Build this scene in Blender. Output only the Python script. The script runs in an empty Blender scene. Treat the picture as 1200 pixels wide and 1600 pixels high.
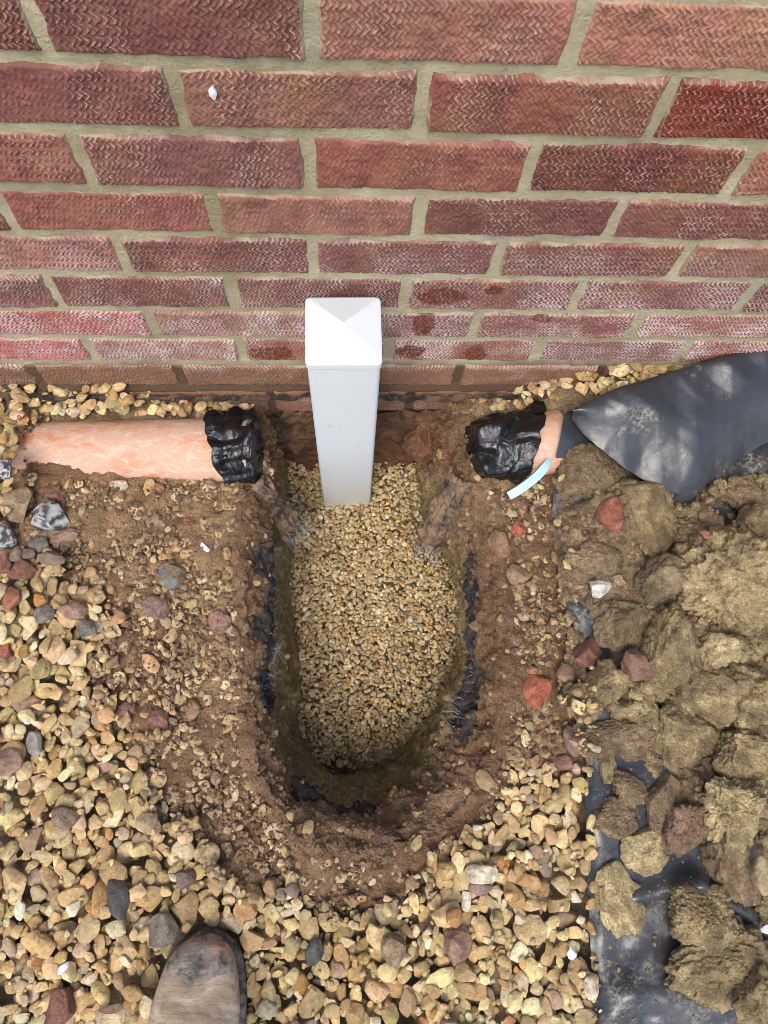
import bpy, bmesh, math
import numpy as np
from math import radians, sin, cos, pi

sc = bpy.context.scene
COL = sc.collection
rng = np.random.default_rng(11)

# ------------------------------------------------------------------ camera
CAM_LOC = np.array([-0.00233661, -0.57846388, 0.44193479])
CAM_ROT = (radians(18.14593385), radians(-3.30196268), radians(-1.70935796))
FPX = 1190.185                                    # focal length in pixels of the 1200x1600 photograph
cam = bpy.data.cameras.new('camera')
cam.sensor_fit = 'VERTICAL'; cam.sensor_height = 36.0; cam.lens = FPX/1600*36.0
cam.clip_start = 0.02; cam.clip_end = 200.0
cam_o = bpy.data.objects.new('camera', cam); COL.objects.link(cam_o)
cam_o.location = CAM_LOC; cam_o.rotation_euler = CAM_ROT
sc.camera = cam_o

# ------------------------------------------------------------------ daylight (bright overcast)
SUN_EL, SUN_AZ = radians(60), radians(200)        # sun behind the photographer, a little to the left
w = bpy.data.worlds.new('World'); sc.world = w; w.use_nodes = True
wn = w.node_tree; wn.nodes.clear()
sky = wn.nodes.new('ShaderNodeTexSky'); sky.sky_type = 'NISHITA'; sky.sun_disc = False
sky.sun_elevation = SUN_EL; sky.sun_rotation = SUN_AZ; sky.air_density = 1.0; sky.dust_density = 3.0; sky.ozone_density = 1.0
bg = wn.nodes.new('ShaderNodeBackground'); bg.inputs['Strength'].default_value = 0.15
wo = wn.nodes.new('ShaderNodeOutputWorld')
wn.links.new(sky.outputs[0], bg.inputs[0]); wn.links.new(bg.outputs[0], wo.inputs[0])
sun = bpy.data.lights.new('sun', 'SUN'); sun.energy = 1.25; sun.angle = radians(32); sun.color = (1.0, 0.97, 0.90)
sun_o = bpy.data.objects.new('sun', sun); COL.objects.link(sun_o)
# direction the light comes from
sd = np.array([sin(SUN_AZ)*cos(SUN_EL), cos(SUN_AZ)*cos(SUN_EL), sin(SUN_EL)])
sun_o.rotation_euler = (pi/2-SUN_EL, 0, math.atan2(sd[1], sd[0])+pi/2)
sc.view_settings.view_transform = 'Standard'; sc.view_settings.look = 'None'
sc.view_settings.exposure = 0.66; sc.view_settings.gamma = 1.0; sc.view_settings.use_curve_mapping = False
sc.cycles.max_bounces = 6; sc.cycles.filter_width = 0.75; sc.cycles.use_adaptive_sampling = False; sc.cycles.use_denoising = True

# ------------------------------------------------------------------ geometry helpers
def rotm(e):
    cx, sx, cy, sy, cz, sz = cos(e[0]), sin(e[0]), cos(e[1]), sin(e[1]), cos(e[2]), sin(e[2])
    Rx = np.array([[1,0,0],[0,cx,-sx],[0,sx,cx]]); Ry = np.array([[cy,0,sy],[0,1,0],[-sy,0,cy]]); Rz = np.array([[cz,-sz,0],[sz,cz,0],[0,0,1]])
    return Rz@Ry@Rx
RC = rotm(CAM_ROT)
def G(u, v, z=-0.685):
    """point of the photograph laid on the level z"""
    u = np.asarray(u, float); v = np.asarray(v, float)
    d = np.stack([(u-600)/FPX, -(v-800)/FPX, -np.ones_like(u)], -1)@RC.T
    t = (z-CAM_LOC[2])/d[..., 2]
    return CAM_LOC+t[..., None]*d
def W(u, v, y=0.0):
    """point of the photograph on the wall face"""
    d = RC@np.array([(u-600)/FPX, -(v-800)/FPX, -1.0]); t = (y-CAM_LOC[1])/d[1]
    return CAM_LOC+t*d
def PX(P):
    d = (np.asarray(P)-CAM_LOC)@RC
    return np.stack([600+FPX*d[..., 0]/-d[..., 2], 800-FPX*d[..., 1]/-d[..., 2]], -1)
def mpp(u, v, z=-0.685):
    """metres per photograph pixel at that point"""
    p = G(u, v, z); return -((p-CAM_LOC)@RC)[2]/FPX

def sstep(x, a, b):
    t = np.clip((x-a)/(b-a), 0, 1); return t*t*(3-2*t)
def _h(ix, iy, iz, s):
    h = (ix.astype(np.uint32)*np.uint32(374761393)+iy.astype(np.uint32)*np.uint32(668265263)+iz.astype(np.uint32)*np.uint32(2246822519)+np.uint32(s*977+13)*np.uint32(3266489917))
    h ^= h >> np.uint32(15); h *= np.uint32(2246822519); h ^= h >> np.uint32(13); h *= np.uint32(3266489917); h ^= h >> np.uint32(16)
    return h.astype(np.float64)/4294967295.0
def vnoise(P, scale=1.0, seed=0):
    P = np.asarray(P, float)*scale; i = np.floor(P).astype(np.int64); f = P-i; f = f*f*f*(f*(f*6-15)+10)
    r = 0
    for dx in (0, 1):
        wx = f[..., 0] if dx else 1-f[..., 0]
        for dy in (0, 1):
            wy = f[..., 1] if dy else 1-f[..., 1]
            for dz in (0, 1):
                wz = f[..., 2] if dz else 1-f[..., 2]
                r = r+wx*wy*wz*_h(i[..., 0]+dx, i[..., 1]+dy, i[..., 2]+dz, seed)
    return r*2-1
def fbm(P, scale, oct=4, seed=0, gain=0.5, lac=2.03):
    r = 0; a = 1
    for k in range(oct):
        r = r+a*vnoise(P, scale*lac**k, seed+k*7); a *= gain
    return r
def ridged(P, scale, oct=3, seed=0):
    r = 0; a = 1
    for k in range(oct):
        r = r+a*(1-2*np.abs(vnoise(P, scale*2.07**k, seed+k*5))); a *= .5
    return r
def P3(x, y, z=0.0):
    return np.stack([x, y, np.zeros_like(x)+z], -1)

def poly_sd(X, Y, poly):
    """signed distance to a polygon, negative inside"""
    poly = np.asarray(poly, float)[:, :2]; d = np.full(X.shape, 1e9); ins = np.zeros(X.shape, bool)
    n = len(poly)
    for k in range(n):
        a, b = poly[k], poly[(k+1) % n]; e = b-a
        t = np.clip(((X-a[0])*e[0]+(Y-a[1])*e[1])/(e@e+1e-12), 0, 1)
        d = np.minimum(d, np.hypot(X-a[0]-t*e[0], Y-a[1]-t*e[1]))
        c = ((a[1] > Y) != (b[1] > Y)); xx = a[0]+(Y-a[1])/(e[1] if abs(e[1]) > 1e-12 else 1e-12)*e[0]
        ins ^= c & (X < xx)
    return np.where(ins, -d, d)
def gpoly(pts, z=-0.685):
    a = np.array(pts, float); return G(a[:, 0], a[:, 1], z)[:, :2]

def link(o, parent=None):
    COL.objects.link(o)
    if parent is not None: o.parent = parent
    return o
def make_mesh(name, V, F, mat, attrs=None, smooth=True):
    me = bpy.data.meshes.new(name)
    V = np.asarray(V, np.float32); 
    Fs = F if isinstance(F, list) else [F]
    Fs = [np.asarray(f, np.int32) for f in Fs if len(f)]
    me.vertices.add(len(V)); me.vertices.foreach_set('co', V.ravel())
    nl = sum(f.size for f in Fs); npoly = sum(len(f) for f in Fs)
    me.loops.add(nl); me.loops.foreach_set('vertex_index', np.concatenate([f.ravel() for f in Fs]))
    me.polygons.add(npoly)
    tot = np.concatenate([np.full(len(f), f.shape[1], np.int32) for f in Fs])
    st = np.concatenate([[0], np.cumsum(tot)[:-1]]).astype(np.int32)
    me.polygons.foreach_set('loop_start', st)
    me.update(calc_edges=True)
    me.validate()
    me.polygons.foreach_set('use_smooth', np.full(len(me.polygons), smooth, bool))
    for k, a in (attrs or {}).items():
        a = np.asarray(a, np.float32)
        if a.ndim == 2:
            at = me.attributes.new(k, 'FLOAT_COLOR', 'POINT')
            if a.shape[1] == 3: a = np.concatenate([a, np.ones((len(a), 1), np.float32)], 1)
            at.data.foreach_set('color', a.ravel())
        else:
            at = me.attributes.new(k, 'FLOAT', 'POINT'); at.data.foreach_set('value', a)
    if mat: me.materials.append(mat)
    return me
def add(name, V, F, mat, parent=None, attrs=None, smooth=True, loc=None):
    V = np.asarray(V, float)
    if loc is not None: V = V-np.asarray(loc)
    o = bpy.data.objects.new(name, make_mesh(name, V, F, mat, attrs, smooth))
    if loc is not None: o.location = loc
    return link(o, parent)
def empty(name, loc=(0, 0, 0)):
    o = bpy.data.objects.new(name, None); o.location = loc; o.empty_display_size = .05
    return link(o)
def tag(o, label=None, cat=None, group=None, kind=None):
    if label: o['label'] = label
    if cat: o['category'] = cat
    if group: o['group'] = group
    if kind: o['kind'] = kind
    return o
def put(o, parent):
    """parent keeping the world place (parents are only translated)"""
    o.parent = parent; o.location = np.array(o.location)-np.array(parent.location); return o
def grid_faces(n, m, flip=False, wrap=False):
    """quads of an n x m vertex grid (index = i*m+j)"""
    i, j = np.meshgrid(np.arange(n-1), np.arange(m if wrap else m-1), indexing='ij'); i = i.ravel(); j = j.ravel(); j2 = (j+1) % m
    f = np.stack([i*m+j, (i+1)*m+j, (i+1)*m+j2, i*m+j2], 1)
    return f[:, ::-1] if flip else f
_ico = {}
def ico(s):
    if s not in _ico:
        bm = bmesh.new(); bmesh.ops.create_icosphere(bm, subdivisions=s, radius=1)
        V = np.array([v.co[:] for v in bm.verts]); F = np.array([[v.index for v in f.verts] for f in bm.faces]); bm.free()
        _ico[s] = (V, F)
    return _ico[s]
def euler_m(a, b, c): return rotm((a, b, c))
def tube(path, rad, sides=6, cap=True):
    path = np.asarray(path, float); n = len(path); rad = np.broadcast_to(np.asarray(rad, float), (n,))
    t = np.gradient(path, axis=0); t /= np.linalg.norm(t, axis=1)[:, None]+1e-12
    ref = np.array([0.13, 0.31, 0.94]); a = np.cross(t, ref); a /= np.linalg.norm(a, axis=1)[:, None]+1e-9; b = np.cross(t, a)
    th = np.arange(sides)/sides*2*pi
    V = path[:, None]+rad[:, None, None]*(np.cos(th)[None, :, None]*a[:, None]+np.sin(th)[None, :, None]*b[:, None])
    return V.reshape(-1, 3), grid_faces(n, sides, wrap=True)
def catmull(pts, n):
    """n points along a smooth curve through pts, even in arc length"""
    p = np.asarray(pts, float); p = np.vstack([2*p[0]-p[1], p, 2*p[-1]-p[-2]])
    out = []
    for k in range(1, len(p)-2):
        t = np.linspace(0, 1, 24, endpoint=False)[:, None]
        a, b, c, d = p[k-1], p[k], p[k+1], p[k+2]
        out.append(.5*((2*b)+(-a+c)*t+(2*a-5*b+4*c-d)*t**2+(-a+3*b-3*c+d)*t**3))
    out = np.vstack(out+[p[-2][None]])
    s = np.concatenate([[0], np.cumsum(np.linalg.norm(np.diff(out, axis=0), axis=1))]); q = np.linspace(0, s[-1], n)
    return np.stack([np.interp(q, s, out[:, k]) for k in range(out.shape[1])], 1)

# ------------------------------------------------------------------ materials
class Mat:
    def __init__(s, name, rough=0.9, spec=0.3):
        s.m = bpy.data.materials.new(name); s.m.use_nodes = True; s.t = s.m.node_tree; s.t.nodes.clear()
        s.b = s.t.nodes.new('ShaderNodeBsdfPrincipled'); s.o = s.t.nodes.new('ShaderNodeOutputMaterial')
        s.t.links.new(s.b.outputs[0], s.o.inputs[0])
        s.set('Roughness', rough); s.set('Specular IOR Level', spec)
    def n(s, k, **p):
        n = s.t.nodes.new('ShaderNode'+k)
        for a, b in p.items(): setattr(n, a, b)
        return n
    def put(s, sock, v):
        if hasattr(v, 'is_linked') or isinstance(v, bpy.types.NodeSocket): s.t.links.new(v, sock)
        elif isinstance(v, (tuple, list)) and len(v) == 3 and sock.type == 'RGBA': sock.default_value = (*v, 1)
        else: sock.default_value = v
    def set(s, name, v): s.put(s.b.inputs[name], v); return s
    def pos(s): return s.n('NewGeometry').outputs['Position']
    def obj(s): return s.n('TexCoord').outputs['Object']
    def attr(s, name, out='Color'):
        a = s.n('Attribute'); a.attribute_name = name; return a.outputs[out]
    def noise(s, vec, scale, detail=4, rough=.55, dist=0.0, out='Fac'):
        n = s.n('TexNoise'); s.put(n.inputs['Vector'], vec); n.inputs['Scale'].default_value = scale
        n.inputs['Detail'].default_value = detail; n.inputs['Roughness'].default_value = rough; n.inputs['Distortion'].default_value = dist
        return n.outputs[out]
    def voro(s, vec, scale, feature='F1', out='Distance'):
        n = s.n('TexVoronoi', feature=feature); s.put(n.inputs['Vector'], vec); n.inputs['Scale'].default_value = scale; return n.outputs[out]
    def ramp(s, fac, *stops):
        r = s.n('ValToRGB'); s.put(r.inputs[0], fac); e = r.color_ramp.elements
        while len(e) < len(stops): e.new(.5)
        for q, (p, c) in zip(e, stops):
            q.position = p; q.color = (c, c, c, 1) if not isinstance(c, (tuple, list)) else (*c, 1)
        return r.outputs[0]
    def mix(s, f, a, b, blend='MIX'):
        m = s.n('Mix', data_type='RGBA', blend_type=blend); s.put(m.inputs[0], f); s.put(m.inputs[6], a); s.put(m.inputs[7], b); return m.outputs[2]
    def math(s, op, a, b=0.0, clamp=False):
        m = s.n('Math', operation=op, use_clamp=clamp); s.put(m.inputs[0], a); s.put(m.inputs[1], b); return m.outputs[0]
    def xyz(s, v):
        n = s.n('SeparateXYZ'); s.put(n.inputs[0], v); return n.outputs
    def scale(s, v, sx, sy, sz):
        n = s.n('Mapping'); s.put(n.inputs[0], v); n.inputs['Scale'].default_value = (sx, sy, sz); return n.outputs[0]
    def bump(s, h, strength=.5, dist=.002, normal=None):
        b = s.n('Bump'); b.inputs['Strength'].default_value = strength; b.inputs['Distance'].default_value = dist; s.put(b.inputs['Height'], h)
        if normal is not None: s.put(b.inputs['Normal'], normal)
        return b.outputs[0]
    def hsv(s, c, h=.5, sa=1., v=1.):
        n = s.n('HueSaturation'); s.put(n.inputs['Color'], c); s.put(n.inputs['Hue'], h); s.put(n.inputs['Saturation'], sa); s.put(n.inputs['Value'], v); return n.outputs[0]

def soil_like(name, rough=.95, grain=1.0, spec=.25, flecks=True, clay=False):
    m = Mat(name, rough, spec); p = m.pos(); c = m.attr('tint')
    c = m.hsv(c, v=m.ramp(m.noise(p, 35, 5, .6), (.25, .55), (.75, 1.45)))
    c = m.mix(m.ramp(m.noise(p, 300, 4, .7), (.48, 0.), (.66, .8)), c, m.hsv(c, sa=.92, v=1.8))
    c = m.mix(m.ramp(m.noise(p, 380, 3, .65), (.32, .75), (.47, 0.)), c, m.hsv(c, v=.5))
    if clay:
        c = m.mix(m.ramp(m.noise(p, 20, 6, .7, .3), (.50, 0.), (.66, .7)), c, (.115, .078, .044))
        c = m.mix(m.ramp(m.noise(p, 28, 6, .72), (.56, 0.), (.70, .6)), c, (.52, .42, .25))
    if flecks:
        c = m.mix(m.math('MULTIPLY', m.ramp(m.voro(p, 210), (.10, .9), (.2, 0.)), m.ramp(m.noise(p, 60, 2), (.52, 0.), (.62, 1.))), c, (.45, .33, .18))
    m.set('Base Color', c); m.set('Roughness', m.ramp(m.noise(p, 18, 3), (.35, rough-.3), (.6, rough)))
    b = m.bump(m.noise(p, 70, 5, .62), min(1, .75*grain), .014)
    if clay: b = m.bump(m.voro(m.mix(.12, p, m.noise(p, 60, 3, out='Color')), 110), .45, .006, b)
    b = m.bump(m.noise(p, 300, 4, .7), min(1, .95*grain), .006, b)
    m.set('Normal', b)
    return m.m
SOIL = soil_like('earth')
CLAY = soil_like('clay', .85, .95, .35, False, True)

def stone_mat(name, rough=.75, pit=1.0):
    m = Mat(name, rough, .3); p = m.pos(); c = m.attr('tint')
    c = m.hsv(c, v=m.ramp(m.noise(p, 55, 5, .65), (.25, .66), (.75, 1.25)))
    c = m.mix(m.ramp(m.noise(p, 230, 5, .75), (.50, 0.), (.70, .7)), c, m.hsv(c, sa=.8, v=1.45))
    c = m.mix(m.ramp(m.noise(p, 150, 3, .7, .5), (.56, 0.), (.66, .65)), c, m.hsv(c, h=.49, sa=1.1, v=.5))
    c = m.mix(m.math('MULTIPLY', m.ramp(m.noise(p, 24, 4, .6), (.52, 0.), (.68, .6)), .7), c, (.17, .10, .055))
    m.set('Base Color', c)
    m.set('Normal', m.bump(m.noise(p, 420, 4, .65), min(1, .7*pit), .003, m.bump(m.noise(p, 110, 4, .6), min(1, .5*pit), .007)))
    return m.m
STONE = stone_mat('stone'); ROUGHSTONE = stone_mat('rough_stone', .9, 1.8)

# brick: relief and edge distance come with the mesh, the brick's own colour is its object colour
m = Mat('brick', .92, .2); p = m.pos()
oi = m.n('ObjectInfo'); base = oi.outputs['Color']
c = m.hsv(base, h=m.ramp(m.noise(p, 14, 3), (.3, .485), (.7, .515)), v=m.ramp(m.noise(p, 30, 6, .65), (.25, .6), (.75, 1.4)))
c = m.mix(m.ramp(m.noise(p, 9, 4, .6, .4), (.55, 0.), (.75, .55)), c, (.36, .16, .07))
c = m.mix(m.ramp(m.noise(p, 22, 4, .6), (.58, 0.), (.75, .5)), c, (.085, .035, .03))
rel = m.attr('relief', 'Fac'); edge = m.attr('edge', 'Fac')
fine = m.noise(p, 240, 3, .6)
z = m.xyz(p)[2]
# pale dust / salts that sit on the raised wire marks
salt = m.math('MULTIPLY', m.ramp(rel, (.5, 0.), (.85, 1.)), m.ramp(fine, (.42, 0.), (.6, 1.)))
c = m.mix(m.math('MULTIPLY', salt, m.math('MULTIPLY_ADD', m.ramp(m.noise(p, 8, 4, .6), (.35, .2), (.65, 1.)), .42)), c, (.50, .37, .31))
zlow = m.n('MapRange'); m.put(zlow.inputs['Value'], z); 
for k, v in (('From Min', -.27), ('From Max', -.47), ('To Min', 0.), ('To Max', 1.)): zlow.inputs[k].default_value = v
bloom = m.math('MULTIPLY', zlow.outputs[0], m.ramp(m.noise(p, 11, 5, .65), (.34, 0.), (.58, 1.)))
c = m.mix(m.math('MULTIPLY', bloom, m.ramp(m.math('ADD', m.math('MULTIPLY', rel, .55), m.math('MULTIPLY', fine, .6)), (.42, 0.), (.75, 1.))), c, (.66, .55, .52))
# mortar wiped over the arrises
me_ = m.ramp(m.math('ADD', m.math('MULTIPLY', edge, 190.), m.math('MULTIPLY', m.noise(p, 70, 6, .75), -1.25)), (.0, 1.), (.08, .0))
c = m.mix(m.math('MULTIPLY', me_, m.ramp(m.noise(p, 16, 5, .65), (.44, .05), (.60, .8))), c, (.42, .37, .26))
# wet dark red patches above the trench, each a stain of its own
WET = [(W(690, 462), .034, .018), (W(662, 505), .016, .030), (W(742, 553), .018, .022), (W(425, 551), .032, .018), (W(640, 548), .022, .016), (W(846, 497), .016, .008), (W(772, 452), .014, .010)]
tot = None
warp = m.math('MULTIPLY', m.math('SUBTRACT', m.noise(p, 55, 6, .75, .6), .5), 3.6)
px_, _, pz_ = m.xyz(p)
for (q, rx_, rz_) in WET:
    dx = m.math('DIVIDE', m.math('SUBTRACT', px_, float(q[0])), rx_); dz = m.math('DIVIDE', m.math('SUBTRACT', pz_, float(q[2])), rz_)
    d = m.math('ADD', m.math('ADD', m.math('MULTIPLY', dx, dx), m.math('MULTIPLY', dz, dz)), warp)
    k = m.math('LESS_THAN', d, 1.0); tot = k if tot is None else m.math('MAXIMUM', tot, k)
c = m.mix(m.math('MULTIPLY', tot, m.ramp(m.noise(p, 160, 3), (.3, .35), (.6, .9))), c, (.14, .030, .015))
# earth splashed over the lowest courses
zm = m.n('MapRange'); m.put(zm.inputs['Value'], m.math('ADD', z, m.math('MULTIPLY', m.math('SUBTRACT', m.noise(p, 7, 5, .6), .5), .05)))
for k, v in (('From Min', -.592), ('From Max', -.612), ('To Min', 0.), ('To Max', .93)): zm.inputs[k].default_value = v
mudc = m.mix(m.ramp(m.noise(p, 12, 5, .65), (.35, 0.), (.65, 1.)), (.20, .115, .062), (.27, .125, .075))
c = m.mix(m.math('MULTIPLY', zm.outputs[0], m.ramp(m.noise(p, 40, 5, .7), (.22, .3), (.5, 1.))), c, mudc)
m.set('Base Color', c)
m.set('Normal', m.bump(m.noise(p, 300, 4, .7), .6, .003))
BRICK = m.m

m = Mat('mortar', .95, .15); p = m.pos()
c = m.ramp(m.noise(p, 20, 6, .7), (.25, (.42, .365, .225)), (.5, (.56, .505, .33)), (.75, (.69, .645, .465)))
c = m.mix(m.ramp(m.noise(p, 6, 4, .6), (.5, 0.), (.7, .65)), c, (.30, .27, .20))
c = m.mix(m.ramp(m.noise(p, 3.5, 5, .6), (.50, 0.), (.68, .65)), c, (.33, .275, .13))
c = m.mix(m.ramp(m.noise(p, 7, 6, .7), (.58, 0.), (.72, .6)), c, (.66, .63, .53))
c = m.mix(m.ramp(m.noise(p, 260, 3, .7), (.60, 0.), (.72, .6)), c, (.22, .19, .13))
zz = m.n('MapRange'); m.put(zz.inputs['Value'], m.math('ADD', m.xyz(p)[2], m.math('MULTIPLY', m.math('SUBTRACT', m.noise(p, 9, 5, .6), .5), .04)))
for k, v in (('From Min', -.585), ('From Max', -.605), ('To Min', 0.), ('To Max', .95)): zz.inputs[k].default_value = v
c = m.mix(zz.outputs[0], c, (.13, .075, .045))
m.set('Base Color', c)
m.set('Normal', m.bump(m.noise(p, 190, 5, .75), .9, .006))
MORTAR = m.m

m = Mat('white_plastic', .38, .45); p = m.pos()
c = m.mix(m.ramp(m.noise(m.scale(p, 1, 1, 9), 16, 5, .65), (.55, 0.), (.75, .35)), (.72, .76, .775), (.65, .665, .65))
zr = m.n('MapRange'); m.put(zr.inputs['Value'], m.math('ADD', m.xyz(p)[2], m.math('MULTIPLY', m.noise(p, 30, 4), .06)))
for k, v in (('From Min', -.80), ('From Max', -1.0), ('To Min', 0.), ('To Max', .35)): zr.inputs[k].default_value = v
c = m.mix(zr.outputs[0], c, (.50, .43, .33))
c = m.mix(m.ramp(m.noise(p, 60, 2, .5), (.72, 0.), (.76, .5)), c, (.40, .36, .30))
c = m.mix(m.ramp(m.noise(m.scale(p, 3, 1, 1.2), 30, 6, .75, .4), (.62, 0.), (.78, .28)), c, (.52, .50, .44))
m.set('Base Color', c); m.set('Roughness', m.ramp(m.noise(p, 40, 4), (.3, .30), (.7, .5)))
m.set('Normal', m.bump(m.noise(p, 60, 3), .06, .004))
WHITE = m.m

m = Mat('terracotta_plastic', .55, .35); p = m.pos()
c = m.mix(m.ramp(m.noise(p, 9, 3), (.3, 0.), (.7, 1.)), (.62, .20, .055), (.58, .225, .085))
dust = m.ramp(m.noise(m.scale(p, .45, 1, 1), 28, 6, .68, .35), (.30, 0.), (.50, 1.))
c = m.mix(m.math('MULTIPLY', dust, .9), c, (.60, .395, .285))
c = m.mix(m.ramp(m.noise(m.scale(p, .5, 1, 1), 110, 6, .8, .5), (.48, 0.), (.66, .85)), c, (.69, .55, .45))
c = m.mix(m.ramp(m.noise(m.scale(p, .12, 1, 1), 60, 4, .7), (.64, 0.), (.74, .6)), c, (.33, .16, .10))
m.set('Base Color', c); m.set('Roughness', m.ramp(dust, (0., .35), (1., .85)))
m.set('Normal', m.bump(m.noise(p, 140, 5, .7), .35, .003))
TERRA = m.m

m = Mat('black_bag_plastic', .16, .6); p = m.pos()
m.set('Base Color', m.mix(m.ramp(m.noise(p, 30, 5, .7), (.60, 0.), (.8, .35)), (.009, .009, .010), (.10, .075, .05)))
m.set('Roughness', m.ramp(m.noise(p, 45, 4), (.35, .10), (.7, .33)))
m.set('Normal', m.bump(m.noise(m.scale(p, 1, 1.2, 1), 60, 3, .55, 1.6), .42, .006))
BAG = m.m

m = Mat('black_polythene', .40, .75); p = m.pos()
c = m.mix(m.ramp(m.noise(p, 5, 4), (.3, 0.), (.7, 1.)), (.021, .023, .027), (.040, .043, .049))
smear = m.math('MULTIPLY', m.ramp(m.noise(p, 16, 6, .72, .3), (.47, 0.), (.66, 1.)), m.ramp(m.noise(p, 150, 5, .78), (.47, 0.), (.58, 1.)))
smear = m.math('MULTIPLY', smear, m.ramp(m.noise(p, 6.5, 3, .5), (.40, 0.15), (.56, 1.)))
c = m.mix(m.math('MULTIPLY', smear, .9), c, (.42, .36, .25))
c = m.mix(m.ramp(m.noise(p, 7, 5, .7), (.50, 0.), (.75, .5)), c, (.16, .15, .135))
c = m.mix(m.ramp(m.voro(p, 95), (.05, .9), (.09, 0.)), c, (.40, .33, .22))
m.set('Base Color', c); m.set('Roughness', m.ramp(m.math('ADD', smear, m.math('MULTIPLY', m.noise(p, 9, 4), .5)), (.2, .27), (.9, .8)))
m.set('Normal', m.bump(m.noise(p, 22, 4, .55, .2), .30, .008, m.bump(m.noise(p, 190, 3, .6), .12, .002)))
POLY = m.m

m = Mat('black_film', .24, .8); p = m.pos()
c = m.mix(m.ramp(m.noise(p, 5, 4), (.3, 0.), (.7, 1.)), (.018, .0195, .023), (.036, .039, .045))
smear = m.math('MULTIPLY', m.math('MULTIPLY', m.ramp(m.noise(p, 9, 5, .7, .3), (.56, 0.), (.66, 1.)), m.ramp(m.noise(p, 150, 5, .78), (.48, 0.), (.58, 1.))), .5)
c = m.mix(smear, c, (.42, .37, .28))
c = m.mix(m.ramp(m.noise(p, 7, 5, .7), (.50, 0.), (.75, .4)), c, (.12, .12, .115))
m.set('Base Color', c); m.set('Roughness', m.ramp(m.math('ADD', smear, m.math('MULTIPLY', m.noise(p, 9, 4), .5)), (.2, .30), (.9, .78)))
m.set('Normal', m.bump(m.noise(p, 26, 4, .55, .2), .22, .008)); FILM = m.m
m = Mat('weed_membrane', .85, .3); p = m.pos()
c = m.mix(m.ramp(m.noise(p, 40, 5, .7), (.45, 0.), (.62, 1.)), (.026, .027, .032), (.12, .082, .055))
wv = m.n('TexWave'); m.put(wv.inputs['Vector'], p); wv.inputs['Scale'].default_value = 230; wv.inputs['Distortion'].default_value = 2.5
c = m.mix(m.math('MULTIPLY', m.ramp(m.noise(p, 260, 3, .7), (.55, 0.), (.7, .5)), 1.0), c, (.16, .17, .19))
m.set('Base Color', c); m.set('Normal', m.bump(wv.outputs['Fac'], .5, .002, m.bump(m.noise(p, 90, 4, .6), .7, .006)))
MEMB = m.m
m = Mat('dirty_membrane', .9, .25); p = m.pos()
c = m.mix(m.ramp(m.noise(p, 30, 5, .7), (.36, 0.), (.52, 1.)), (.050, .042, .038), (.27, .175, .11))
c = m.mix(m.ramp(m.noise(m.scale(p, 1, .35, .6), 160, 4, .7), (.56, 0.), (.7, .5)), c, (.30, .22, .16))
m.set('Base Color', c); m.set('Normal', m.bump(m.noise(m.scale(p, 1, .3, .5), 130, 5, .7), .9, .006))
FLAP = m.m
m = Mat('pale_fibre', .5, .4); m.set('Base Color', (.42, .43, .44)); FIBRE = m.m
m = Mat('pale_blue_strap', .42, .4); p = m.pos()
m.set('Base Color', m.mix(m.ramp(m.noise(p, 60, 4, .7), (.58, 0.), (.7, .6)), (.42, .63, .68), (.55, .55, .48))); STRAP = m.m
m = Mat('white_chip', .5, .4); p = m.pos(); m.set('Base Color', m.ramp(m.noise(p, 120, 3), (.3, (.62, .64, .70)), (.7, (.80, .82, .86)))); CHIP = m.m
m = Mat('bitumen', .8, .3); p = m.pos()
m.set('Base Color', m.mix(m.ramp(m.noise(p, 30, 5, .7), (.42, 0.), (.58, 1.)), (.022, .02, .02), (.13, .085, .055))); m.set('Normal', m.bump(m.noise(p, 120, 5, .7), .9, .006)); BITUMEN = m.m

m = Mat('worn_boot_leather', .8, .25); p = m.obj()
leather = m.ramp(m.noise(m.scale(p, .8, 1.6, 1), 34, 6, .65, .7), (.32, (.24, .175, .115)), (.5, (.37, .285, .20)), (.68, (.52, .44, .33)))
yy = m.math('ADD', m.xyz(p)[1], m.math('MULTIPLY', m.math('SUBTRACT', m.noise(p, 26, 5, .65), .5), .055))
toe = m.n('MapRange'); m.put(toe.inputs['Value'], yy)
for k, v in (('From Min', -.052), ('From Max', -.036), ('To Min', 0.), ('To Max', 1.)): toe.inputs[k].default_value = v
toec = m.mix(m.ramp(m.noise(p, 42, 6, .72), (.40, 0.), (.54, 1.)), (.070, .068, .066), (.27, .225, .175))
toec = m.mix(m.ramp(m.noise(p, 22, 6, .75), (.48, 0.), (.60, .9)), toec, (.45, .24, .15))
c = m.mix(toe.outputs[0], m.mix(m.ramp(m.noise(p, 28, 6, .75), (.57, 0.), (.70, .6)), leather, (.42, .24, .16)), toec)
c = m.mix(m.ramp(m.noise(p, 180, 4, .8), (.60, 0.), (.72, .5)), c, (.42, .36, .28))
m.set('Base Color', c); m.set('Roughness', m.ramp(toe.outputs[0], (0., .85), (1., .5)))
m.set('Normal', m.bump(m.noise(p, 240, 4, .7), .35, .002, m.bump(m.noise(m.scale(p, .35, 1.5, 1), 70, 3, .5, .8), .5, .004)))
LEATHER = m.m
m = Mat('boot_rubber', .7, .3); p = m.pos()
m.set('Base Color', m.mix(m.ramp(m.noise(p, 60, 5, .7), (.42, 0.), (.6, 1.)), (.035, .038, .04), (.24, .19, .14))); m.set('Normal', m.bump(m.noise(p, 150, 4), .5, .003)); RUBBER = m.m

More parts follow.
